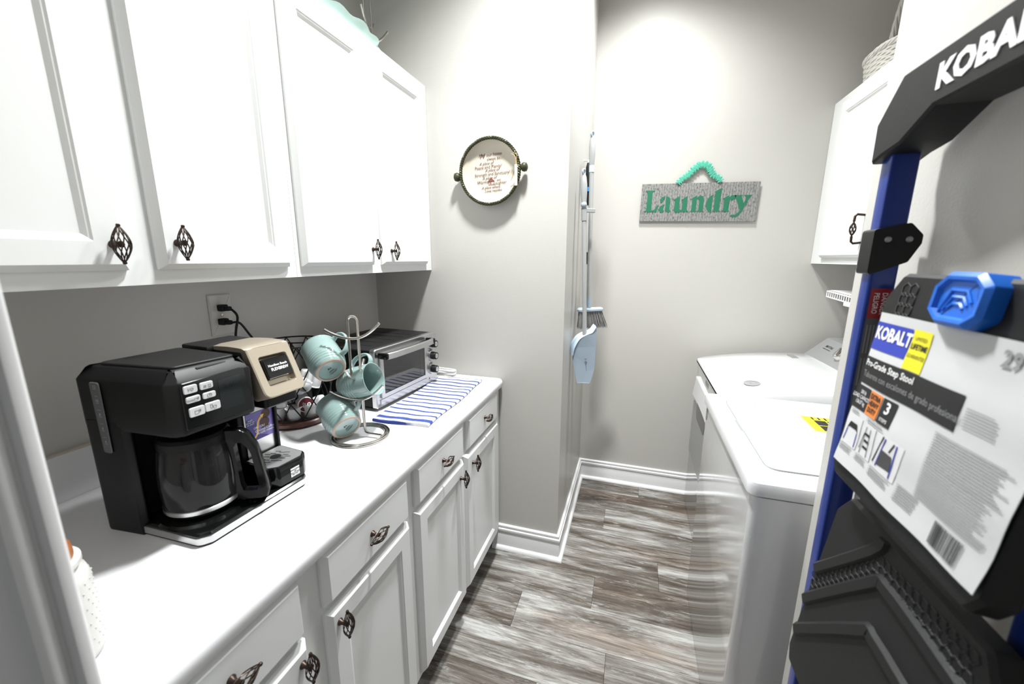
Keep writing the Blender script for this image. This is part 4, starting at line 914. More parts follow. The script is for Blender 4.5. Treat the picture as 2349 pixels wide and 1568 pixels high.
for i in range(420):
    u = random.uniform(-0.052, 0.072); v = random.uniform(-0.011, 0.011)
    L_ = random.uniform(0.075, 0.088)
    p0 = V(u, v, -0.014); p1 = V(u * 1.35 + 0.012 + random.uniform(-.004, .004), v * 1.5 + random.uniform(-.003, .003), -0.014 - L_)
    b.tube([hm @ p0, hm @ ((p0 + p1) / 2), hm @ p1], [0.0013, 0.0013, 0.0007], 4)
o = b.build('bristles', BRISTLE, t, 60); o['kind'] = 'stuff'

t = thing('dustpan', (0.985, 1.90, 0.84), 'pale blue long-handled dustpan hung beside the broom', 'dustpan')
top = V(0.956, 1.885, 1.800); tl = V(0.045, 0.01, -1).normalized()
def pl(s): return top + tl * s
MB().tube(arc(pl(-0.002), 0.0115, -PI / 2 + 0.3, 3 * PI / 2 - 0.3, 14, (0.35, 0.93, 0), (0, 0, 1)), 0.004, 8).build('hanging_loop', PALEBLUE, t)
MB().tube([pl(0.010), pl(0.02), pl(0.05), pl(0.09), pl(0.135)], [0.008, 0.0115, 0.0145, 0.014, 0.0105], 16).build('grip', GREYTUBE, t)
MB().ball(tuple(pl(0.138) + V(0, -0.008, 0)), 0.0135, 14).build('joint_knob', PALEBLUE, t)
MB().cyl(pl(0.135), pl(0.735), 0.0102).build('pole', GREYTUBE, t)
MB().cyl(pl(0.150), pl(0.205), 0.0125).rbox(0, 0.055, -0.007, 0.007, -0.009, 0.009, 0.002, 1, frame(tuple(pl(0.160)), (0.80, 0.60, 0), ez=(0, 0, 1))).build('broom_clip', mat('clip_grey', (0.32, 0.33, 0.33), 0.45), t)
# pan: scoop with curved hood; local x across, local y up, local z toward the room
pc = V(0.990, 1.90, 0.962)
pmx = frame(tuple(pc), (0.93, 0.36, 0), ey=(0.0, 0.0, 1))
def pan_out(s):   # silhouette half width by height
    return s
o_l = [(-0.035, -0.130), (-0.046, -0.080), (-0.058, -0.020), (-0.060, 0.010), (-0.052, 0.050), (-0.030, 0.090), (0.005, 0.112), (0.030, 0.122), (0.047, 0.148), (0.052, 0.146), (0.052, 0.05), (0.049, -0.06), (0.036, -0.110), (0.028, -0.134), (0.012, -0.127), (-0.012, -0.126)]
b = MB(); poly = rpoly(o_l, 0.006, 2)
tri = tessellate_polygon([[V(p[0], p[1], 0) for p in poly]]); k = len(poly)
def dome(p): return 0.012 + 0.010 * max(0, 1 - (p[0] / 0.06) ** 2)
fr_ = [(p[0], p[1], dome(p)) for p in poly]; bk = [(p[0], p[1], dome(p) - 0.003) for p in poly]
b.add(fr_ + bk, [tuple(q) for q in tri] + [tuple(x + k for x in q) for q in tri] + [(i, (i + 1) % k, (i + 1) % k + k, i + k) for i in range(k)], pmx)
b.build('pan_face', PALEBLUE, t, 30)
hood = [(-0.060, 0.010), (-0.052, 0.050), (-0.030, 0.090), (0.005, 0.112), (0.030, 0.122), (0.047, 0.148)]
hs = smoothpath([V(p[0], p[1], 0) for p in hood], 5)
MB().rings([[V(p.x, p.y, 0.022) for p in hs], [V(p.x * 1.06 - 0.003, p.y + 0.006, 0.008) for p in hs], [V(p.x * 1.08 - 0.004, p.y + 0.008, -0.035) for p in hs], [V(p.x * 1.0, p.y, -0.035) for p in hs], [V(p.x, p.y, 0.022) for p in hs]], False, False, False, pmx).build('pan_hood', mat('pale_blue_dark', (0.44, 0.55, 0.66), 0.4), t, 40)
MB().lathe([(0.0001, 0.0235), (0.005, 0.0232), (0.0055, 0.021)], 12, pmx @ Matrix.Translation((0.002, -0.005, 0))).tube([pmx @ V(0.002, -0.012, 0.0225), pmx @ V(0.004, -0.03, 0.0225), pmx @ V(0.008, -0.05, 0.0215)], [0.0016, 0.0014, 0.0006], 5).build('maker_mark', mat('mark_grey', (0.20, 0.25, 0.31), 0.5), t)

t = thing('duster', (0.948, 2.13, 1.50), 'black handled duster hanging behind the broom', 'duster')
MB().tube([(0.945, 2.12, 1.89), (0.947, 2.12, 1.87), (0.950, 2.12, 1.80), (0.953, 2.12, 1.73), (0.955, 2.12, 1.69)], [0.006, 0.013, 0.015, 0.012, 0.008], 12).build('grip', BLACKR, t)
MB().cyl((0.9515, 2.12, 1.775), (0.9520, 2.12, 1.755), 0.0165).build('grip_ring', mat('bright_blue', (0.03, 0.25, 0.65), 0.4), t)
MB().cyl((0.955, 2.12, 1.69), (0.968, 2.12, 1.25), 0.0042).build('rod', WIREW, t)
MB().cyl((0.961, 2.12, 1.46), (0.963, 2.12, 1.40), 0.0065).build('rod_sleeve', BLACKR, t)
MB().cyl((0.968, 2.12, 1.25), (0.972, 2.12, 1.10), 0.010, 0.016).build('duster_head', BLACKR, t)
MB().cyl((X1, 2.12, 1.900), (X1 + 0.028, 2.12, 1.900), 0.0035).tube([(0.945, 2.12, 1.885), (0.945, 2.12, 1.90)], 0.004, 6).build('hook', WIREW, t)

# ------------------------------------------------------------------ washer
WX = 1.5; WY0 = 0.985; WY1 = 1.665; WT = 0.912
t = thing('washing_machine', (1.84, 1.325, 0), 'white top-loading washing machine nearest the step stool', 'washing machine')
wp = rpoly([(WX + 0.006, WY0 + 0.004), (2.19, WY0 + 0.004), (2.19, WY1 - 0.004), (WX + 0.006, WY1 - 0.004)], [0.022, 0.01, 0.01, 0.022], 6)
MB().slab(wp, [(0.004, 0.006), (0, 0.012), (0, 0.872)]).build('cabinet_body', APPL, t, 40)
lp = rpoly([(WX - 0.004, WY0), (2.195, WY0), (2.195, WY1), (WX - 0.004, WY1)], [0.024, 0.01, 0.01, 0.024], 6)
tc_ = MB().slab(lp, [(0.004, 0.874), (0.0, 0.878), (0.0, 0.900), (0.003, 0.9085), (0.010, WT)]).build('top_cover', APPL, t, 40)
lidp = rpoly([(1.553, 1.060), (2.05, 1.060), (2.05, 1.590), (1.560, 1.590), (1.553, 1.545)], [0.035, 0.02, 0.02, 0.02, 0.01], 6)
MB().slab(inset(lidp, -0.0018), [(0, WT - 0.001), (0, WT + 0.0006)]).build('lid_gap', mat('gap_grey', (0.16, 0.18, 0.19), 0.4), tc_, 0)
ld_ = MB().slab(lidp, [(0, WT), (0, WT + 0.004), (0.004, WT + 0.0065)]).build('lid', APPL, t, 40)
MB().slab(rpoly([(1.545, 1.30), (1.562, 1.30), (1.562, 1.40), (1.545, 1.385)], [0.004, 0.004, 0.004, 0.008], 3), [(0, WT - 0.0005), (0, WT + 0.0009)]).build('finger_notch', SILVERP, tc_, 0)
MB().rbox(1.528, 1.545, 1.385, 1.403, WT - 0.0005, WT + 0.0012, 0.0005, 1).build('lock_window', mat('lock_grey', (0.55, 0.58, 0.60), 0.3), tc_, 0)
ym = frame((1.835, 1.415, WT + 0.0066), (0, -1, 0), ez=(0, 0, 1))
yl = MB().box(-0.062, 0.062, -0.075, 0.060, 0, 0.0004, ym).build('warning_label', YELLOW, ld_, 0)
b = MB()
for i in range(2):
    for j in range(3): b.box(-0.030 + i * 0.046, 0.012 + i * 0.046, -0.050 + j * 0.036, -0.018 + j * 0.036, 0.0004, 0.0007, ym)
for i in range(6): b.box(-0.058, -0.036, -0.050 + i * 0.018, -0.044 + i * 0.018, 0.0004, 0.0007, ym)
b.build('warning_print', INK, yl, 0)
MB().slab([(2.06, WY0 + 0.02), (2.19, WY0 + 0.02), (2.19, WY1 - 0.02), (2.06, WY1 - 0.02)], [(0, WT - 0.002), (0, WT)]).slab([(2.095, WY0 + 0.01), (2.19, WY0 + 0.01), (2.19, WY1 - 0.01), (2.095, WY1 - 0.01)], [(0, WT), (0.02, WT + 0.07), (0.035, WT + 0.10)]).build('control_console', SILVERP, t, 30)
MB().lathe([(0.0001, 0.0016), (0.013, 0.0014), (0.0145, 0)], 24, frame((WX + 0.0062, 1.628, 0.838), (0, 1, 0), ez=(-1, 0, 0)) @ Matrix.Scale(2.0, 4, (0, 1, 0))).build('badge', SILVERP, t)
for xx in (1.56, 2.14):
    for yy in (WY0 + 0.06, WY1 - 0.06): MB().cyl((xx, yy, 0), (xx, yy, 0.012), 0.02).build('levelling_foot', BLACKR, t)

# ------------------------------------------------------------------ dryer
DX = 1.572; DY0 = 1.70; DY1 = 2.395
t = thing('dryer', (1.90, 2.05, 0), 'white front-loading dryer with arched top beside the far wall', 'dryer')
dpn = rpoly([(DX, DY0), (2.27, DY0), (2.27, DY1), (DX, DY1)], [0.012, 0.01, 0.01, 0.012], 4)
MB().slab(dpn, [(0.004, 0.006), (0, 0.012), (0, 0.8655)]).build('cabinet_body', APPL, t, 40)
def arch(x):
    u = (x - (DX - 0.006)) / (2.12 - DX)
    return 0.888 + 0.062 * (1 - (1 - min(max(u, 0), 1)) ** 2.2)
xs_ = [DX - 0.006 + (2.13 - DX) * (i / 24) for i in range(25)]
R = []
for i, x in enumerate(xs_):
    za = arch(x)
    R.append([(x, DY0 - 0.002, 0.864), (x, DY0 - 0.002, za - 0.014), (x, DY0 + 0.004, za - 0.004), (x, DY0 + 0.016, za)] + [(x, DY0 + 0.016 + (DY1 - DY0 - 0.032) * j / 6, za + 0.003 * math.sin(PI * j / 6)) for j in range(1, 6)] + [(x, DY1 - 0.016, za), (x, DY1 - 0.004, za - 0.004), (x, DY1 + 0.002, za - 0.014), (x, DY1 + 0.002, 0.864)])
r0 = [(DX - 0.002, p[1], min(p[2], 0.866)) for p in R[0]]; r0b = [(DX - 0.007, p[1], min(p[2], 0.872)) for p in R[0]]
r1 = [(DX - 0.004, p[1], min(p[2], 0.884)) for p in R[0]]; R[0] = [(DX + 0.004, p[1], p[2]) for p in R[0]]; R[1] = [(p[0] + 0.0, p[1], p[2]) for p in R[1]]
tp_ = MB().rings([r0, r0b, r1] + R).build('arched_top', APPL, t, 50)
# console: tilted silver panel at the back
b = MB()
cp_ = [(2.055, 0.930), (2.075, 0.950), (2.165, 1.036), (2.185, 1.040), (2.27, 1.040), (2.27, 0.86), (2.055, 0.86)]
b.rings([[(x, y, z) for x, z in cp_] for y in (DY0 + 0.004, DY0 + 0.010, DY1 - 0.010, DY1 - 0.004)])
cs = b.build('control_console', SILVERP, t, 30)
cm_ = frame((2.128, 2.25, 1.0005), (0, -1, 0), ey=(0.09, 0, 0.086))
MB().text('MAYTAG', 0.018, cm_ @ Matrix.Translation((-0.03, 0.010, 0.0006)), bold=0.0003).text('COMMERCIAL TECHNOLOGY', 0.006, cm_ @ Matrix.Translation((-0.03, -0.006, 0.0006))).build('brand_lettering', INK, cs, 0)
kn = MB().lathe([(0.0001, 0.026), (0.024, 0.026), (0.028, 0.022), (0.030, 0.004), (0.036, 0.0)], 28, cm_ @ Matrix.Translation((0.13, -0.004, 0))).build('cycle_knob', CHROME, cs, 40)
MB().rbox(-0.006, 0.006, -0.026, 0.026, 0.024, 0.034, 0.003, 2, cm_ @ Matrix.Translation((0.13, -0.004, 0)) @ Matrix.Rotation(0.6, 4, 'Z')).build('knob_grip', CHROME, kn)
# badge set into the top and small plate near the console
bm_ = Matrix.Translation((1.70, 1.828, arch(1.70) + 0.0035)) @ Matrix.Rotation(-0.12, 4, 'Y')
bd = MB().lathe([(0.0001, 0.0006), (0.030, 0.0006), (0.031, 0)], 32, bm_ @ Matrix.Scale(1.25, 4, (0, 1, 0))).build('oval_badge', mat('badge_silver', (0.45, 0.45, 0.46), 0.3, 0.6), tp_)
MB().lathe([(0.020, 0.0009), (0.0215, 0.0009)], 32, bm_ @ Matrix.Scale(1.25, 4, (0, 1, 0))).lathe([(0.027, 0.0009), (0.0285, 0.0009)], 32, bm_ @ Matrix.Scale(1.25, 4, (0, 1, 0))).text('M', 0.030, bm_ @ Matrix.Translation((0, 0, 0.0009)) @ Matrix.Rotation(-PI / 2, 4, 'Z'), bold=0.0012).build('badge_emblem', INKG, bd, 0)
MB().box(1.975, 2.005, 2.25, 2.33, arch(1.99) + 0.001, arch(1.99) + 0.0032).build('rating_plate', SILVERP, tp_, 0)
# front: dark glass-free steel door panel with recessed pull, brand plate on the fascia
fd = MB().slab(rpoly([(1.78, 0.335), (2.345, 0.335), (2.365, 0.36), (2.365, 0.79), (1.76, 0.79), (1.76, 0.36)], 0.02, 4), [(0, 0.0), (0, 0.006), (0.004, 0.009)], Matrix(((0, 0, -1, DX), (1, 0, 0, 0), (0, 1, 0, 0), (0, 0, 0, 1)))).build('door', APPL, t, 40)
FMX = Matrix(((0, 0, -1, DX), (1, 0, 0, 0), (0, 1, 0, 0), (0, 0, 0, 1)))
MB().slab(rpoly([(1.82, 0.36), (2.33, 0.36), (2.33, 0.66), (1.82, 0.66)], 0.02, 4), [(0, 0.008), (0, 0.0105)], FMX).build('door_panel', SILVERP, fd, 30)
MB().slab(rpoly([(1.96, 0.60), (2.20, 0.60), (2.23, 0.70), (1.93, 0.70)], 0.03, 5), [(0, 0.009), (0, 0.0115)], FMX).build('pull_recess', BLACKG, fd, 30)
MB().rings([[(DX - 0.012, y, 0.680 + 0.012 * math.sin(PI * i / 12)) for i, y in enumerate([1.80 + 0.53 * j / 12 for j in range(13)])], [(DX - 0.022, y, 0.690 + 0.014 * math.sin(PI * i / 12)) for i, y in enumerate([1.80 + 0.53 * j / 12 for j in range(13)])], [(DX - 0.010, y, 0.785) for y in [1.80 + 0.53 * j / 12 for j in range(13)]]], False, False, False).build('pull_lip', APPL, fd, 40)
MB().slab([(2.02, 0.820), (2.10, 0.820), (2.10, 0.842), (2.02, 0.842)], [(0, 0), (0, 0.0012)], FMX).build('brand_plate', INKG, t, 0)

# ------------------------------------------------------------------ right upper cabinet
RX = 2.066; RB0 = 1.409; RT0 = 2.158
t = thing('upper_cabinet', (2.23, 2.0, RB0), 'white upper cabinet above the dryer with a bar pull', 'cabinet')
MB().box(RX + 0.018, XR - 0.001, 1.62, Y2 - 0.002, RB0 + 0.012, RT0).build('cabinet_box', CAB, t, 0)
MB().box(RX, RX + 0.018, 1.62, 1.66, RB0, RT0).box(RX, RX + 0.018, 2.33, Y2 - 0.002, RB0, RT0).box(RX, RX + 0.018, 1.66, 2.33, RB0, RB0 + 0.045).box(RX, RX + 0.018, 1.66, 2.33, RT0 - 0.045, RT0).build('face_frame', CAB, t, 0)
o = door_mb(1.915, 2.345, 1.438, 2.130, RX, sx=-1, rail=0.055).build('door', CAB, t, 0)
def bar_pull(parent, y):
    hp_ = [(RX - 0.019, y, 1.600), (RX - 0.045, y, 1.603), (RX - 0.052, y, 1.596), (RX - 0.053, y, 1.575), (RX - 0.053, y, 1.520), (RX - 0.052, y, 1.499), (RX - 0.045, y, 1.492), (RX - 0.019, y, 1.495)]
    b = MB().tube(hp_[:4], 0.0045, 8).tube(hp_[4:], 0.0045, 8)
    for k in range(6):
        for sg in (1, -1):
            b.tube([V(RX - 0.053, y, 1.520) + V(0.011 * math.sin(PI * i / 8) * math.cos(k * PI / 3 + sg * i / 8 * 2.2), 0.011 * math.sin(PI * i / 8) * math.sin(k * PI / 3 + sg * i / 8 * 2.2), 0.055 * i / 8) for i in range(9)], 0.0014, 4)
    b.build('bar_pull', BRONZE, parent, 50)
bar_pull(o, 1.958)
o = door_mb(1.640, 1.895, 1.438, 2.130, RX, sx=-1, rail=0.055).build('door', CAB, t, 0)
bar_pull(o, 1.675)

# wicker basket on that cabinet
t = thing('wicker_basket', (2.195, 2.215, RT0), 'white wicker basket with tall twisted handle on the cabinet', 'basket')
bc = V(2.195, 2.215, RT0); bw, bl_ = 0.115, 0.150
def bask(a, z, k=1.0):
    f = 0.86 + 0.9 * z; ca, sa = math.cos(a), math.sin(a)
    return bc + V(bw * f * k * math.copysign(abs(ca) ** 0.7, ca), bl_ * f * k * math.copysign(abs(sa) ** 0.7, sa), z)
MB().rings([[bask(2 * PI * i / 40, z, 0.965) for i in range(40)] for z in (0.004, 0.05, 0.10)], True, False).build('basket_lining', WICKER, t, 60)
for r_ in range(11):
    z_ = 0.005 + r_ * 0.0092
    MB().tube([bask(2 * PI * i / 72, z_ + 0.0012 * math.sin(i * PI / 2 + r_ * PI), 1.0 + 0.016 * math.cos(i * PI / 2 + r_ * PI)) for i in range(72)], 0.0052, 6, closed=True).build('weave_strand', WICKER, t, 60)
for k in range(3):
    MB().tube([bask(2 * PI * i / 120, 0.104 + 0.007 * math.sin(i * 2 * PI / 10 + k * 2.1), 1.01 + 0.03 * math.cos(i * 2 * PI / 10 + k * 2.1)) for i in range(120)], 0.0062, 6, closed=True).build('rim_strand', WICKER, t, 60)
for k in range(4):
    pts = []
    for i in range(61):
        a = PI * i / 60; c0 = bc + V(0, -(bl_ - 0.02) * math.cos(a), 0.09 + 0.30 * math.sin(a) ** 0.8)
        ph = i * 0.55 + k * PI / 2
        pts.append(c0 + V(0.0075 * math.cos(ph), 0.0075 * math.sin(ph) * math.sin(a), 0.0075 * math.sin(ph) * abs(math.cos(a))))
    MB().tube(pts, 0.0062, 6).build('handle_strand', WICKER, t, 60)

# wire shelf below the cabinet with a clear plastic sleeve on it
t = thing('wire_shelf', (2.25, 2.1, 1.25), 'white wire shelf on the wall below the cabinet over the dryer', 'shelf')
def sh(y, x, z): return V(x - 0.10 * 0 + 0.0, y, z)
z_a, z_b = 1.2786, 1.2572
lipa = V(2.095, 2.30, 1.280); lipb = V(2.125, 1.66, 1.245); ld2 = lipb - lipa
for dz in (0.0, -0.026):
    MB().tube([lipa + V(0, 0, dz), lipb + V(0, 0, dz)], 0.0032, 8).build('front_rod', WIREW, t)
MB().tube([V(XR - 0.004, 2.30, 1.280), V(XR - 0.004, 1.66, 1.245)], 0.0032, 8).build('back_rod', WIREW, t)
for i in range(34):
    p = lipa + ld2 * (i / 33)
    MB().tube([p + V(0, 0, -0.028), p + V(0, 0, -0.002), p + V(0.012, 0, 0.004), V(XR - 0.003, p.y, p.z + 0.004)], 0.0021, 5).build('wire', WIREW, t)
MB().rbox(2.10, 2.118, 2.02, 2.14, 1.226, 1.246, 0.003, 2).build('shelf_clip', WIREW, t)
tag(MB().surf(8, 8, lambda u, v: (2.19 + 0.012 * math.sin(v * 7 + u * 3), 1.95 + 0.16 * u, 1.272 + 0.085 * v + 0.012 * math.sin(u * 6))).surf(8, 8, lambda u, v: (2.197 + 0.012 * math.sin(v * 7 + u * 3), 1.95 + 0.16 * u, 1.272 + 0.085 * v + 0.012 * math.sin(u * 6))).build('plastic_sleeve', CLEARP, None, 60), 'clear plastic sleeve standing on the wire shelf', 'packaging')

# ------------------------------------------------------------------ step stool folded against the stub wall
LX = 1.54; FY0, FY1 = 0.733, 0.758; NY0, NY1 = 0.384, 0.409; LYC = (FY1 + NY0) / 2
t = thing('step_stool', (1.555, LYC, 0), 'blue and black folded three-step stool leaning by the wall', 'step stool')
for a, b_ in ((FY0, FY1), (NY0, NY1)):
    rp_ = rpoly([(LX, a), (LX + 0.034, a), (LX + 0.034, b_), (LX, b_)], 0.004, 3)
    MB().prism(rp_, 0.02, 1.60).build('front_rail', BLUE, t, 40)
    MB().rbox(LX - 0.006, LX + 0.044, a - 0.006, b_ + 0.006, 0.0, 0.06, 0.006, 2).build('rail_foot', BLACKR, t)
for a in (FY0 - 0.032, NY1 + 0.014):
    MB().rbox(LX + 0.026, LX + 0.050, a, a + 0.018, 0.02, 1.39, 0.004, 2).build('rear_rail', mat('rail_grey', (0.18, 0.18, 0.185), 0.35, 0.5), t)
# handle: a flat arch carrying the maker's name
ho = [(FY1 + 0.003, 1.565), (FY1 - 0.022, 1.572 + 0.0), (FY0 - 0.036, 1.578), (FY0 - 0.092, 1.606), (NY1 + 0.092, 1.606), (NY1 + 0.036, 1.578), (NY0 + 0.022, 1.572), (NY0 - 0.003, 1.565), (NY0 - 0.004, 1.618), (NY0 + 0.044, 1.667), (FY1 - 0.044, 1.667), (FY1 + 0.004, 1.618)]
HMX = Matrix(((0, 0, -1, LX + 0.044), (1, 0, 0, 0), (0, 1, 0, 0), (0, 0, 0, 1)))
b = MB()
tri = tessellate_polygon([[V(p[0], p[1], 0) for p in ho]]); k = len(ho)
hin = inset(ho, 0.003)
b.add([(p[0], p[1], 0.056) for p in hin] + [(p[0], p[1], 0.053) for p in ho] + [(p[0], p[1], 0.0) for p in ho], [tuple(q) for q in tri] + [tuple(x + 2 * k for x in q) for q in tri] + [(i, (i + 1) % k, (i + 1) % k + k, i + k) for i in range(k)] + [(i + k, (i + 1) % k + k, (i + 1) % k + 2 * k, i + 2 * k) for i in range(k)], HMX)
hd = b.build('top_handle', HANDLEP, t, 25)
TXM = frame((LX - 0.0125, 0.566, 1.634), (0, -1, 0), ey=(0, 0, 1))
MB().text('KOBALT', 0.0365, TXM, bold=0.0017, sx=1.06, ext=0.0006, space=1.03).build('brand_lettering', INKW, hd, 0)
MB().box(LX - 0.002, LX + 0.03, NY1 + 0.08, FY0 - 0.07, 1.6672, 1.6678).build('tool_slot', INK, hd, 0)
for yy, zz in ((FY0 - 0.001, 1.585), (FY0 - 0.001, 1.612)):
    MB().lathe([(0.0001, 0.004), (0.004, 0.0035), (0.006, 0.0)], 12, frame((LX + 0.014 + (zz - 1.585) * 0.2, yy - 0.0155, zz), (1, 0, 0), ez=(0, -1, 0))).build('rivet', SILVERP, hd)
# hinge brackets with rivets
for s, yin, yout in ((1, FY0, FY1), (-1, NY1, NY0)):
    hb_ = rpoly([(LX - 0.006, 1.404), (LX + 0.040, 1.424), (LX + 0.052, 1.450), (LX + 0.052, 1.462), (LX + 0.036, 1.479), (LX - 0.006, 1.470)], 0.005, 3)
    lo_, hi_ = (yin - 0.004, yout + 0.004) if s > 0 else (yout - 0.004, yin + 0.004)
    br = MB().slab(hb_, [(0, lo_), (0, hi_)], Matrix(((1, 0, 0, 0), (0, 0, 1, 0), (0, 1, 0, 0), (0, 0, 0, 1)))).build('hinge_bracket', BLACKG if 0 else TREAD, t, 30)
    for xx in (LX + 0.012, LX + 0.037):
        MB().lathe([(0.0001, 0.0035), (0.003, 0.003), (0.0045, 0.0)], 12, frame((xx, lo_ if s > 0 else lo_, 1.456), (1, 0, 0), ez=(0, -1, 0))).build('rivet', SILVERP, br)
# warning strip on the inner face of the far rail
dg = frame((LX + 0.017, FY0 - 0.0004, 1.385), (1, 0, 0), ey=(0, 0, 1))
ws = MB().box(-0.012, 0.013, -0.27, 0.0, 0, 0.0003, dg).build('warning_strip', mat('strip_grey', (0.10, 0.10, 0.105), 0.4), t, 0)
MB().box(-0.012, 0.013, -0.045, 0.0, 0.0003, 0.0005, dg).build('danger_patch', RED, ws, 0)
MB().text('DANGER\nPELIGRO', 0.0095, dg @ Matrix.Translation((0.0005, -0.022, 0.0007)) @ Matrix.Rotation(-PI / 2, 4, 'Z'), line=1.05, sx=0.85).build('danger_lettering', INKW, ws, 0)
b = MB()
for i in range(5):
    for j in range(4): b.box(-0.0095 + i * 0.0042, -0.008 + i * 0.0042, -0.055 - j * 0.052 - 0.044, -0.055 - j * 0.052, 0.0003, 0.0006, dg)
b.build('strip_print', mat('strip_ink', (0.24, 0.24, 0.245), 0.5), ws, 0)
# folded treads, each leaning out a little at the foot
def tread(zt, zb, xt, xb, y0, y1):
    up_ = V(xt - xb, 0, zt - zb); L_ = up_.length
    m = frame((xb, (y0 + y1) / 2, zb), (0, -1, 0), ey=tuple(up_))      # x across toward the camera, y up, z out to the aisle
    W_ = (y1 - y0) / 2
    pol = rpoly([(-W_, 0.02), (-W_ + 0.012, 0.0), (W_ - 0.012, 0.0), (W_, 0.02), (W_, L_ - 0.03), (W_ - 0.022, L_), (-W_ + 0.022, L_), (-W_, L_ - 0.03)], 0.008, 3)
    q = MB().slab(pol, [(0.004, -0.026), (0, -0.022), (0, -0.004), (0.004, 0.0)], m).build('tread', TREAD, t, 35)
    return q, m, W_, L_
def chevrons(q, m, W_, L_):
    ribs = [[(-0.128, 0.160), (-0.040, 0.262), (-0.030, 0.284)], [(-0.130, 0.104), (-0.026, 0.228), (-0.006, 0.241), (0.066, 0.240), (0.125, 0.236)], [(-0.126, 0.052), (-0.014, 0.172), (0.006, 0.182), (0.080, 0.180)]]
    for pth in ribs:
        P = smoothpath([V(p[0], p[1], 0) for p in pth], 3); R = []; wd = 0.017
        for i, p in enumerate(P):
            a_ = P[max(i - 1, 0)]; c_ = P[min(i + 1, len(P) - 1)]; tn = (c_ - a_).normalized(); nn = V(-tn.y, tn.x, 0)
            R.append([p + nn * wd * 0.60 + V(0, 0, -0.001), p + nn * wd * 0.30 + V(0, 0, 0.0045), p - nn * wd * 0.35 + V(0, 0, 0.0045), p - nn * wd * 0.55 + V(0, 0, -0.001)])
        MB().rings(R, True, True, True, m).build('chevron_rib', TREAD, q, 30)
    b = MB(); hr = 0.0064; path = [V(-0.124, 0.138, 0), V(-0.030, 0.250, 0), V(0.110, 0.264, 0)]
    for k in range(2):
        d = path[k + 1] - path[k]; n_ = int(d.length / (hr * 1.75)); tn = d.normalized(); nn = V(-tn.y, tn.x, 0)
        for i in range(n_):
            for j in (-1, 0, 1):
                c_ = path[k] + d * ((i + (0.5 if j else 0)) / n_) + nn * j * hr * 1.5
                b.tube([m @ (c_ + V(hr * math.cos(a * PI / 3), hr * math.sin(a * PI / 3), 0.0004)) for a in range(6)], 0.0007, 4, closed=True)
    h = b.build('hexagon_grip', mat('hex_edge', (0.035, 0.036, 0.036), 0.4), q, 30); h['kind'] = 'stuff'
q1, m1, W1, L1 = tread(1.412, 1.150, 1.503, 1.474, 0.352, 0.602)
b = MB(); hr = 0.0075
for j in range(9):
    for i in range(2):
        b.tube([m1 @ V(-W1 + 0.036 + i * hr * 1.75 + hr * math.cos(a * PI / 3 + PI / 6), L1 - 0.018 - j * hr * 1.6 * 0.95 + hr * math.sin(a * PI / 3 + PI / 6), 0.0003) for a in range(6)], 0.0008, 4, closed=True)
h = b.build('hexagon_grip', mat('hex_edge', (0.035, 0.036, 0.036), 0.4), q1, 30); h['kind'] = 'stuff'
q2, m2, W2, L2 = tread(1.118, 0.830, 1.500, 1.466, 0.345, 0.612); chevrons(q2, m2, W2, L2)
q3, m3, W3, L3 = tread(0.800, 0.490, 1.500, 1.466, 0.342, 0.625); chevrons(q3, m3, W3, L3)
# blue release latch on the top tread
lpz = m1 @ Matrix.Translation((0.011, L1 - 0.010, 0.0))
lt = MB().slab(rpoly([(-0.033, -0.026), (-0.018, -0.037), (0.018, -0.037), (0.033, -0.026), (0.033, 0.002), (0.019, 0.013), (-0.019, 0.013), (-0.033, 0.000)], 0.005, 3), [(0, -0.010), (0, 0.012), (0.004, 0.016), (0.007, 0.0155), (0.009, 0.012)], lpz).build('release_latch', BLUEP, q1, 30)
for k in range(3):
    w_ = 0.020 - k * 0.005
    MB().tube([lpz @ V(x, y, 0.0122) for x, y in ((-w_, -0.026 + k * 0.003), (-w_ * 0.5, -0.004 - k * 0.006), (w_ * 0.4, -0.004 - k * 0.006), (w_ * 0.8, -0.014 - k * 0.003))], 0.0016, 6).build('latch_ridge', BLUEP, lt)
# printed paper label hanging on the top tread
lbm = m1 @ Matrix.Translation((-0.013, 0, 0.0035))
def lw(x, y): return V(x, y, 0.0010 * math.sin(x * 60 + y * 35) + 0.0007 * math.sin(y * 90))
LXa, LXb, LYa, LYb = -0.098, 0.134, 0.022, 0.216
lab = MB().surf(22, 18, lambda u, v: lw(LXa + (LXb - LXa) * u, LYa + (LYb - LYa) * v), lbm).surf(22, 18, lambda u, v: lw(LXa + (LXb - LXa) * u, LYa + (LYb - LYa) * v) - V(0, 0, 0.0006), lbm).build('paper_label', PAPER, t, 60)
def patch(x0, x1, y0, y1, name, mt, dz=0.0006, n=8):
    return MB().surf(n, 4, lambda u, v: lw(x0 + (x1 - x0) * u, y0 + (y1 - y0) * v) + V(0, 0, dz), lbm).build(name, mt, lab, 60)
def ptext(s, x, y, size, mt, bold=0.0, ax='LEFT', sx=1.0, line=1.0, name='label_lettering'):
    b = MB().text(s, size, Matrix.Identity(4), bold=bold, ax=ax, ay='BOTTOM', sx=sx, ext=0, line=line)
    b.v = [lbm @ (lw(p.x + x, p.y + y) + V(0, 0, 0.0011)) for p in b.v]
    return b.build(name, mt, lab, 0)
patch(-0.098, -0.036, 0.172, 0.205, 'brand_block', PBLUE)
ptext('KOBALT', -0.096, 0.1815, 0.0205, INKW, bold=0.0007, sx=0.80)
patch(-0.034, -0.004, 0.163, 0.206, 'guarantee_block', YELLOW)
ptext('LIMITED', -0.019, 0.194, 0.0055, INK, ax='CENTER'); ptext('LIFETIME', -0.019, 0.184, 0.0082, INK, bold=0.0002, ax='CENTER', sx=0.85); ptext('GUARANTEE', -0.019, 0.175, 0.0058, INK, ax='CENTER', sx=0.85)
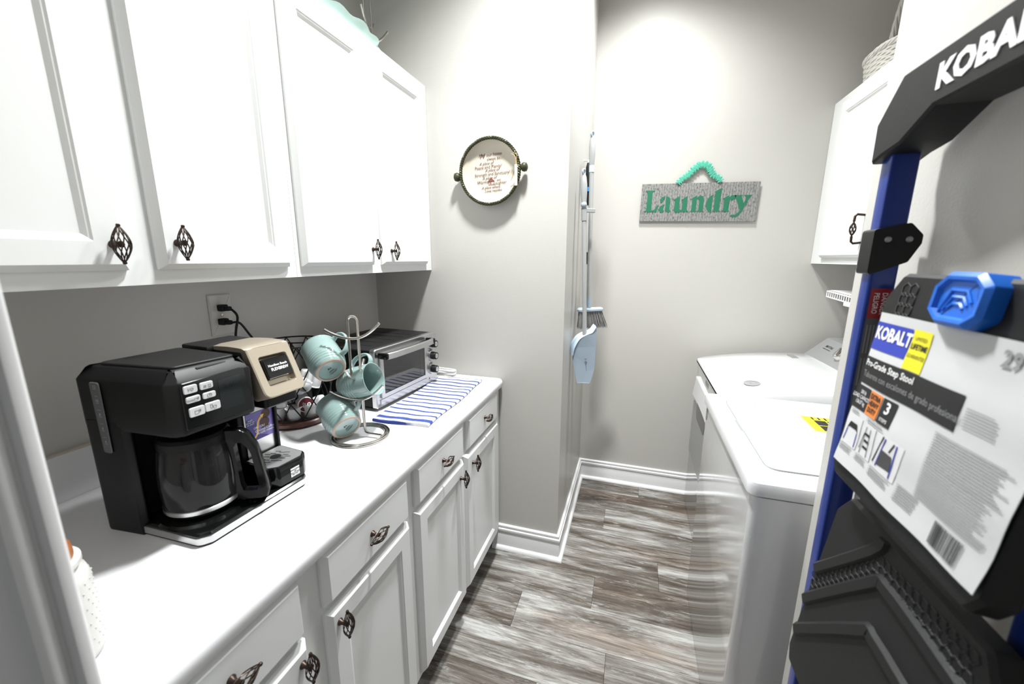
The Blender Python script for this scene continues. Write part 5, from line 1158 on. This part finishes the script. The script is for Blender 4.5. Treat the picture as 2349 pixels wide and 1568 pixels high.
patch(-0.098, 0.060, 0.128, 0.162, 'title_block', INK, n=14)
ptext('Pro-Grade Step Stool', -0.095, 0.149, 0.0108, INKW, bold=0.0002, sx=0.92); ptext('Taburete con escalones de grado profesional', -0.095, 0.135, 0.0108, INKG, sx=0.80)
patch(-0.098, -0.070, 0.096, 0.125, 'load_block', INK); ptext('300 lb\nLOAD CAPACITY\n136.07 kg', -0.084, 0.101, 0.0068, INKW, ax='CENTER', sx=0.75, line=0.95)
patch(-0.069, -0.044, 0.096, 0.125, 'duty_block', ORANGE); ptext('EXTRA\nHEAVY\nDUTY', -0.0565, 0.0985, 0.0085, INK, bold=0.0003, ax='CENTER', sx=0.80, line=0.95)
patch(-0.042, -0.018, 0.096, 0.125, 'steps_block', INK); ptext('3', -0.030, 0.1055, 0.0185, INKW, bold=0.0004, ax='CENTER'); ptext('STEPS', -0.030, 0.0985, 0.0055, INKW, ax='CENTER')
ptext('29', 0.076, 0.190, 0.020, INKG, bold=0.0004)
for (x0, x1) in ((-0.096, -0.066), (-0.062, -0.034), (-0.030, 0.014)):
    patch(x0, x1, 0.048, 0.088, 'picture_panel', PHOTO, 0.0005)
def line2(name, pts, r, mt): return MB().tube([lbm @ (lw(*p) + V(0, 0, 0.0010)) for p in pts], r, 4, flat=0.3).build(name, mt, lab, 0)
def poly2(name, pts, mt): return MB().add([lbm @ (lw(*p) + V(0, 0, 0.0010)) for p in pts], [tuple(range(len(pts)))]).build(name, mt, lab, 0)
poly2('pictured_handle', [(-0.092, 0.068), (-0.088, 0.078), (-0.074, 0.078), (-0.070, 0.068), (-0.074, 0.071), (-0.088, 0.071)], INK)
for a in ((-0.091, 0.068, -0.093, 0.052), (-0.071, 0.068, -0.070, 0.050)): line2('pictured_leg', [a[:2], a[2:]], 0.0007, PBLUE)
for a in ((-0.053, 0.084, -0.057, 0.050), (-0.044, 0.084, -0.042, 0.050), (-0.055, 0.076, -0.060, 0.055)): line2('pictured_leg', [a[:2], a[2:]], 0.0005, INK)
for yy in (0.058, 0.066, 0.074): poly2('pictured_step', [(-0.054, yy), (-0.043, yy), (-0.044, yy + 0.003), (-0.053, yy + 0.003)], INK)
poly2('pictured_step', [(-0.018, 0.054), (0.004, 0.056), (0.002, 0.072), (-0.016, 0.073)], mat('picture_grey', (0.06, 0.06, 0.06), 0.6))
for a in ((-0.014, 0.086, -0.020, 0.052), (0.004, 0.086, 0.006, 0.050)): line2('pictured_leg', [a[:2], a[2:]], 0.0009, PBLUE)
for a in ((-0.018, 0.087, -0.027, 0.054), (0.000, 0.086, -0.004, 0.075)): line2('pictured_leg', [a[:2], a[2:]], 0.0009, INK)
b = MB()
def fine(x0, x1, y, h=0.0011): b.add([lbm @ (lw(x, y + k * h) + V(0, 0, 0.0011)) for k in (0, 1) for x in [x0 + (x1 - x0) * i / 6 for i in range(7)]], [(i, i + 1, i + 8, i + 7) for i in range(6)])
random.seed(3)
for (x0, x1, ya, nl) in ((-0.096, -0.070, 0.0455, 3), (-0.062, -0.038, 0.0455, 3), (-0.030, 0.010, 0.0455, 4), (-0.094, -0.076, 0.093, 2), (-0.058, -0.020, 0.093, 2), (0.042, 0.128, 0.120, 26), (0.066, 0.100, 0.152, 7), (0.020, 0.055, 0.052, 7)):
    for i in range(nl): fine(x0, x1 - random.uniform(0, 0.2) * (x1 - x0), ya - i * 0.0026)
o = b.build('fine_print', mat('fine_ink', (0.30, 0.30, 0.31), 0.6), lab, 0); o['kind'] = 'stuff'
b = MB(); x_ = 0.078
while x_ < 0.112:
    wv = random.choice((0.0006, 0.0009, 0.0014)); b.add([lbm @ (lw(a, c) + V(0, 0, 0.0011)) for a, c in ((x_, 0.028), (x_ + wv, 0.028), (x_ + wv, 0.050), (x_, 0.050))], [(0, 1, 2, 3)]); x_ += wv + random.choice((0.0006, 0.0009))
o = b.build('barcode', INK, lab, 0); o['kind'] = 'stuff'

# ------------------------------------------------------------------ on top of the left cabinets
t = thing('ruffled_dish', (0.20, 1.30, UT), 'pale aqua glass dish with ruffled edge on the upper cabinet', 'dish')
b = MB(); n_ = 96; R = []
for k, (rr, zz, am) in enumerate(((0.001, 0.006, 0), (0.05, 0.005, 0), (0.085, 0.010, 0.2), (0.105, 0.045, 0.6), (0.122, 0.095, 1.0), (0.120, 0.0955, 1.0), (0.101, 0.047, 0.6), (0.08, 0.014, 0.2), (0.001, 0.010, 0))):
    row = []
    for i in range(n_):
        a = 2 * PI * i / n_; wv = math.sin(a * 13) * am
        row.append(V(0.187 + (rr + 0.0045 * wv) * 0.95 * math.cos(a), 1.255 + (rr + 0.0045 * wv) * 1.75 * math.sin(a), UT + 0.43 * zz + 0.0035 * math.sin(a * 13 + 0.9) * am))
    R.append(row)
b.rings(R).build('bowl', AQUA, t, 70)
mug_tree((0.13, 1.545, UT), (0.956, 0.294, 0), 'metal mug tree standing on top of the upper cabinet')
